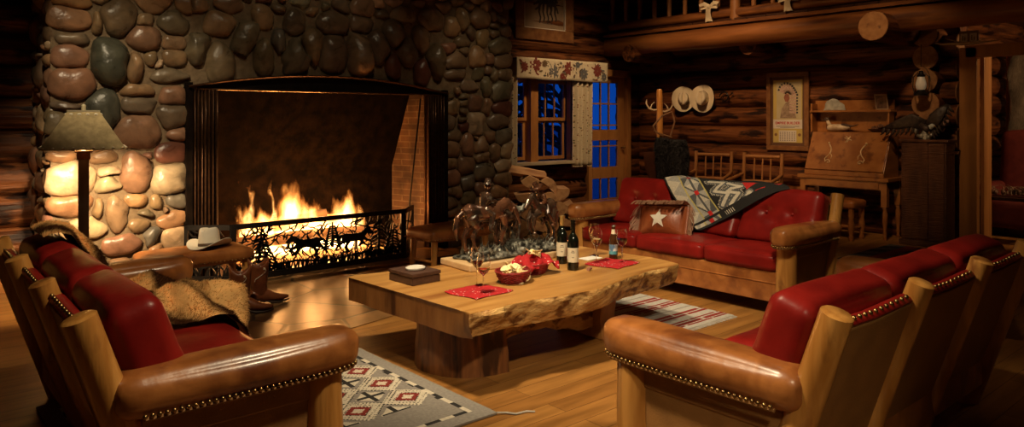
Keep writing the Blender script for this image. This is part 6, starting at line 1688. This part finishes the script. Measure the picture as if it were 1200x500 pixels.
def hf(u,v):
    w=.26*(1-.35*abs(v-.5)*2)+.05*sin(v*9); return Vector((11.68,2.98-.03+(u-.5)*2*w*.85,2.36-1.25*v))
g.col=(.42,.33,.22)
g.grid(NU,NV,lambda u,v: hf(u,v)-Vector((.03+.03*cos((u-.5)*3),0,0)))
for k in range(9000):
    u,v=R.random(),R.random(); p=hf(u,v)-Vector((.04+.03*cos((u-.5)*3),0,0)); d=Vector((-.4,R.uniform(-.35,.35),-1)).normalized(); L=R.uniform(.05,.10); s_=Vector((0,.003,0))
    c=.55+.35*MN.noise(Vector((u*3,v*4,0)))-.55*max(0,abs(u-.5)*2-.6); f_=max(.08,c)*R.uniform(.7,1.3)
    g.col=(.62*f_,.50*f_,.34*f_); g.add([p-s_,p+s_,p+d*L],[(0,1,2)])
o=g.build('hanging_hide',m_hidep,ang=180,solid=0); tag(o,'pale long-haired hide hanging from a pole in the next room','hide')
t=T('hide_stand','wooden pole stand that carries the pale hide in the next room','stand',(11.72,2.93,0))
g=G(); g.tube([(0,-.30,2.38),(0,.28,2.38)],.022,10); g.build('cross_pole',m_pine2,t)
for y in (-.28,.26):
    g=G(); g.tube([(0,y,0),(0,y,2.42)],[.03,.024],10); g.build('upright',m_pine2,t)
t=T('side_table','dark low table with dried foliage seen through the doorway','table',(10.17,2.70,0))
g=G(); g.box(-.17,.17,-.42,.42,.50,.54); g.build('table_top',m_dark,t,smooth=False,bevel=.006)
for x in (-.13,.13):
    for y in (-.36,.36): g=G(); g.box(x-.03,x+.03,y-.03,y+.03,0,.5); g.build('leg',m_dark,t,smooth=False)
t=T('dried_arrangement','low tangle of dried twigs and pale cones on the dark table','arrangement',(10.17,2.72,.5405))
g=G(); R=random.Random(14)
for k in range(90):
    y=R.uniform(-.35,.35); a=R.random()*6.28; L=R.uniform(.06,.16); g.tube([(R.uniform(-.1,.1),y,.02),(cos(a)*L*.5,y+sin(a)*L*.5,.05+L*.4),(cos(a)*L,y+sin(a)*L,.04+L*.6)],[.005,.004,.001],5)
g.build('twigs',M('dried_twig',(.20,.13,.07),(.32,.22,.13),sc_=20,r=.7),t)
g=G()
for k in range(12): g.ell((R.uniform(-.12,.1),R.uniform(-.3,.3),.05),(.025,.025,.03),8,6)
g.build('cones',m_cone,t)
# small rug beyond the pedestal
g=G(); g.grid(50,50,lambda u,v:(7.6+1.3*u,1.3+2.3*v,.010),lambda u,v:(4 if (int(v*14)%3==0) else (0 if int(u*8+v*8)%2 else 1)))
t=T('back_room_rug','dark patterned rug on floor in front of the doorway','rug'); g.build('woven_field',[w_dg,w_blk,w_lg,w_cream,w_red],t,smooth=False,solid=.006,off=-1)
# castor stool at the far right behind the sofa
t=T('iron_wheel_trolley','low dark red wooden cart on a black spoked iron wheel at the right edge','cart',(5.72,1.52,0),RD(20))
g=G(); g.box(-.02,.55,-.28,.28,.42,.46); g.build('cart_bed',m_dred,t,smooth=False,bevel=.01)
for y in (-.24,.24):
    g=G(); P=[(.06+.125*cos(2*pi*k/28),y,.135+.125*sin(2*pi*k/28)) for k in range(29)]; g.tube(P,.012,8,caps=False)
    for k in range(8): a=pi*k/4; g.tube([(.06,y,.135),(.06+.12*cos(a),y,.135+.12*sin(a))],.005,6)
    g.ell((.06,y,.135),(.025,.02,.025)); g.build('wheel',m_black,t)
    g=G(); g.box(.045,.075,y-.045,y-.02,.12,.42) if y>0 else g.box(.045,.075,y+.02,y+.045,.12,.42); g.build('strut',m_black,t,smooth=False)
g=G(); g.box(.46,.50,-.22,-.18,0,.42); g.box(.46,.50,.18,.22,0,.42); g.build('leg',m_black,t,smooth=False)

# ------------------------------------------------------------------ light
def lamp(kind,loc,power,color,size=.1,target=None,spot=60,blend=.6,name='lamp'):
    l=bpy.data.lights.new(name,kind); l.energy=power; l.color=color
    if kind=='AREA': l.size=size
    else: l.shadow_soft_size=size
    if kind=='SPOT': l.spot_size=RD(spot); l.spot_blend=blend
    o=bpy.data.objects.new(name,l); COL.objects.link(o); o.location=loc
    if target: o.rotation_euler=(Vector(target)-Vector(loc)).to_track_quat('-Z','Y').to_euler()
    return o
FC=(1,.42,.12)
lamp('POINT',(2.95,7.0,.42),15,FC,.10,name='fire_light'); lamp('POINT',(3.4,6.98,.55),26,FC,.12,name='fire_light'); lamp('POINT',(3.85,7.0,.42),15,FC,.10,name='fire_light')
lamp('SPOT',(1.125,5.95,1.285),170,(1,.70,.38),.04,(1.3,6.9,.85),135,.5,name='floor_lamp_light')
WC=(1,.79,.50)
lamp('SPOT',(.6,3.0,4.7),480,WC,.1,(2.08,5.85,.45),18,.9,name='fill_spot_hearth_corner')  # added fill so the hat and boots read; no fixture there
lamp('SPOT',(6.6,-.9,4.8),60,(1,.66,.34),.15,(5.5,1.3,0),34,.9,name='fill_spot_right_floor')  # unseen fill, added to warm the dim floor behind the sofa
lamp('SPOT',(4.2,3.6,4.9),130,(1,.76,.46),.12,(5.4,6.8,1.5),28,.9,name='fill_spot_column')  # added to brighten the stones right of the opening
lamp('SPOT',(1.0,.2,3.3),420,WC,.12,(3.2,3.1,.25),34,.9,name='fill_spot_table_front')  # added frontal fill for slab edge and stump, hangs from nothing
lamp('SPOT',(6.0,4.6,4.9),480,WC,.10,(6.65,6.95,.5),17,.9,name='fill_spot_firewood')  # added narrow spot that lifts the firewood stack
lamp('SPOT',(1.6,3.0,4.7),1050,WC,.2,(3.3,3.6,.4),44,.8,name='fill_spot_table')  # added unseen light over the tabletop, no real fixture
lamp('SPOT',(.5,3.9,4.2),420,WC,.12,(1.75,6.8,1.25),33,.9,name='fill_spot_chimney')  # added light on the left stones, source not modelled
lamp('SPOT',(2.2,3.2,4.9),75,WC,.12,(3.1,6.8,2.3),34,.9,name='fill_spot_lintel')  # added to bring up the dark stones above the arch
lamp('SPOT',(2.6,.6,4.7),620,WC,.2,(.6,3.2,.4),44,.9,name='fill_spot_left_sofa')  # added unseen fill on the left sofa
lamp('SPOT',(.4,3.0,4.7),850,WC,.2,(2.7,1.4,.6),36,.9,name='fill_spot_right_sofa')  # added unseen fill on the right sofa cushions and arm
lamp('SPOT',(-.3,-1.2,3.8),300,WC,.2,(2.0,1.1,.5),24,.9,name='fill_spot_sofa_back')  # added from behind the camera to light posts and back panels
lamp('SPOT',(2.6,1.8,4.7),760,WC,.2,(5.4,3.8,.5),36,.9,name='fill_spot_far_sofa')  # added unseen fill on the far sofa and blanket
lamp('SPOT',(5.6,5.0,4.7),520,(1,.60,.30),.15,(9.7,6.1,1.1),46,.9,name='fill_spot_log_wall')  # added warm wash on the log wall, no lamp there
lamp('SPOT',(5.4,2.6,4.6),330,(1,.60,.30),.2,(9.4,4.2,1.1),34,.9,name='fill_spot_desk')  # added warm fill on the desk, no lamp there
lamp('SPOT',(7.2,4.4,4.9),480,(1,.66,.36),.15,(7.9,7.9,1.5),36,.9,name='fill_spot_window')  # added to brighten valance, curtains and door frame
lamp('POINT',(10.15,.7,2.4),110,(1,.62,.32),.12,name='next_room_fill')  # added point light, kept behind the wall, to brighten the hide
# moonlit sky outside
w=bpy.data.worlds.new('night'); sc.world=w; w.use_nodes=True; nt=w.node_tree
bg=nt.nodes['Background']; bg.inputs['Strength'].default_value=1
tc=ND(nt,'ShaderNodeTexCoord'); se=ND(nt,'ShaderNodeSeparateXYZ'); nt.links.new(tc.outputs['Generated'],se.inputs[0])
cr=ND(nt,'ShaderNodeValToRGB'); cr.color_ramp.elements[0].color=(.002,.040,.25,1); cr.color_ramp.elements[1].color=(.001,.012,.09,1); cr.color_ramp.elements[1].position=.8
nt.links.new(se.outputs[2],cr.inputs['Fac']); nt.links.new(cr.outputs[0],bg.inputs['Color'])
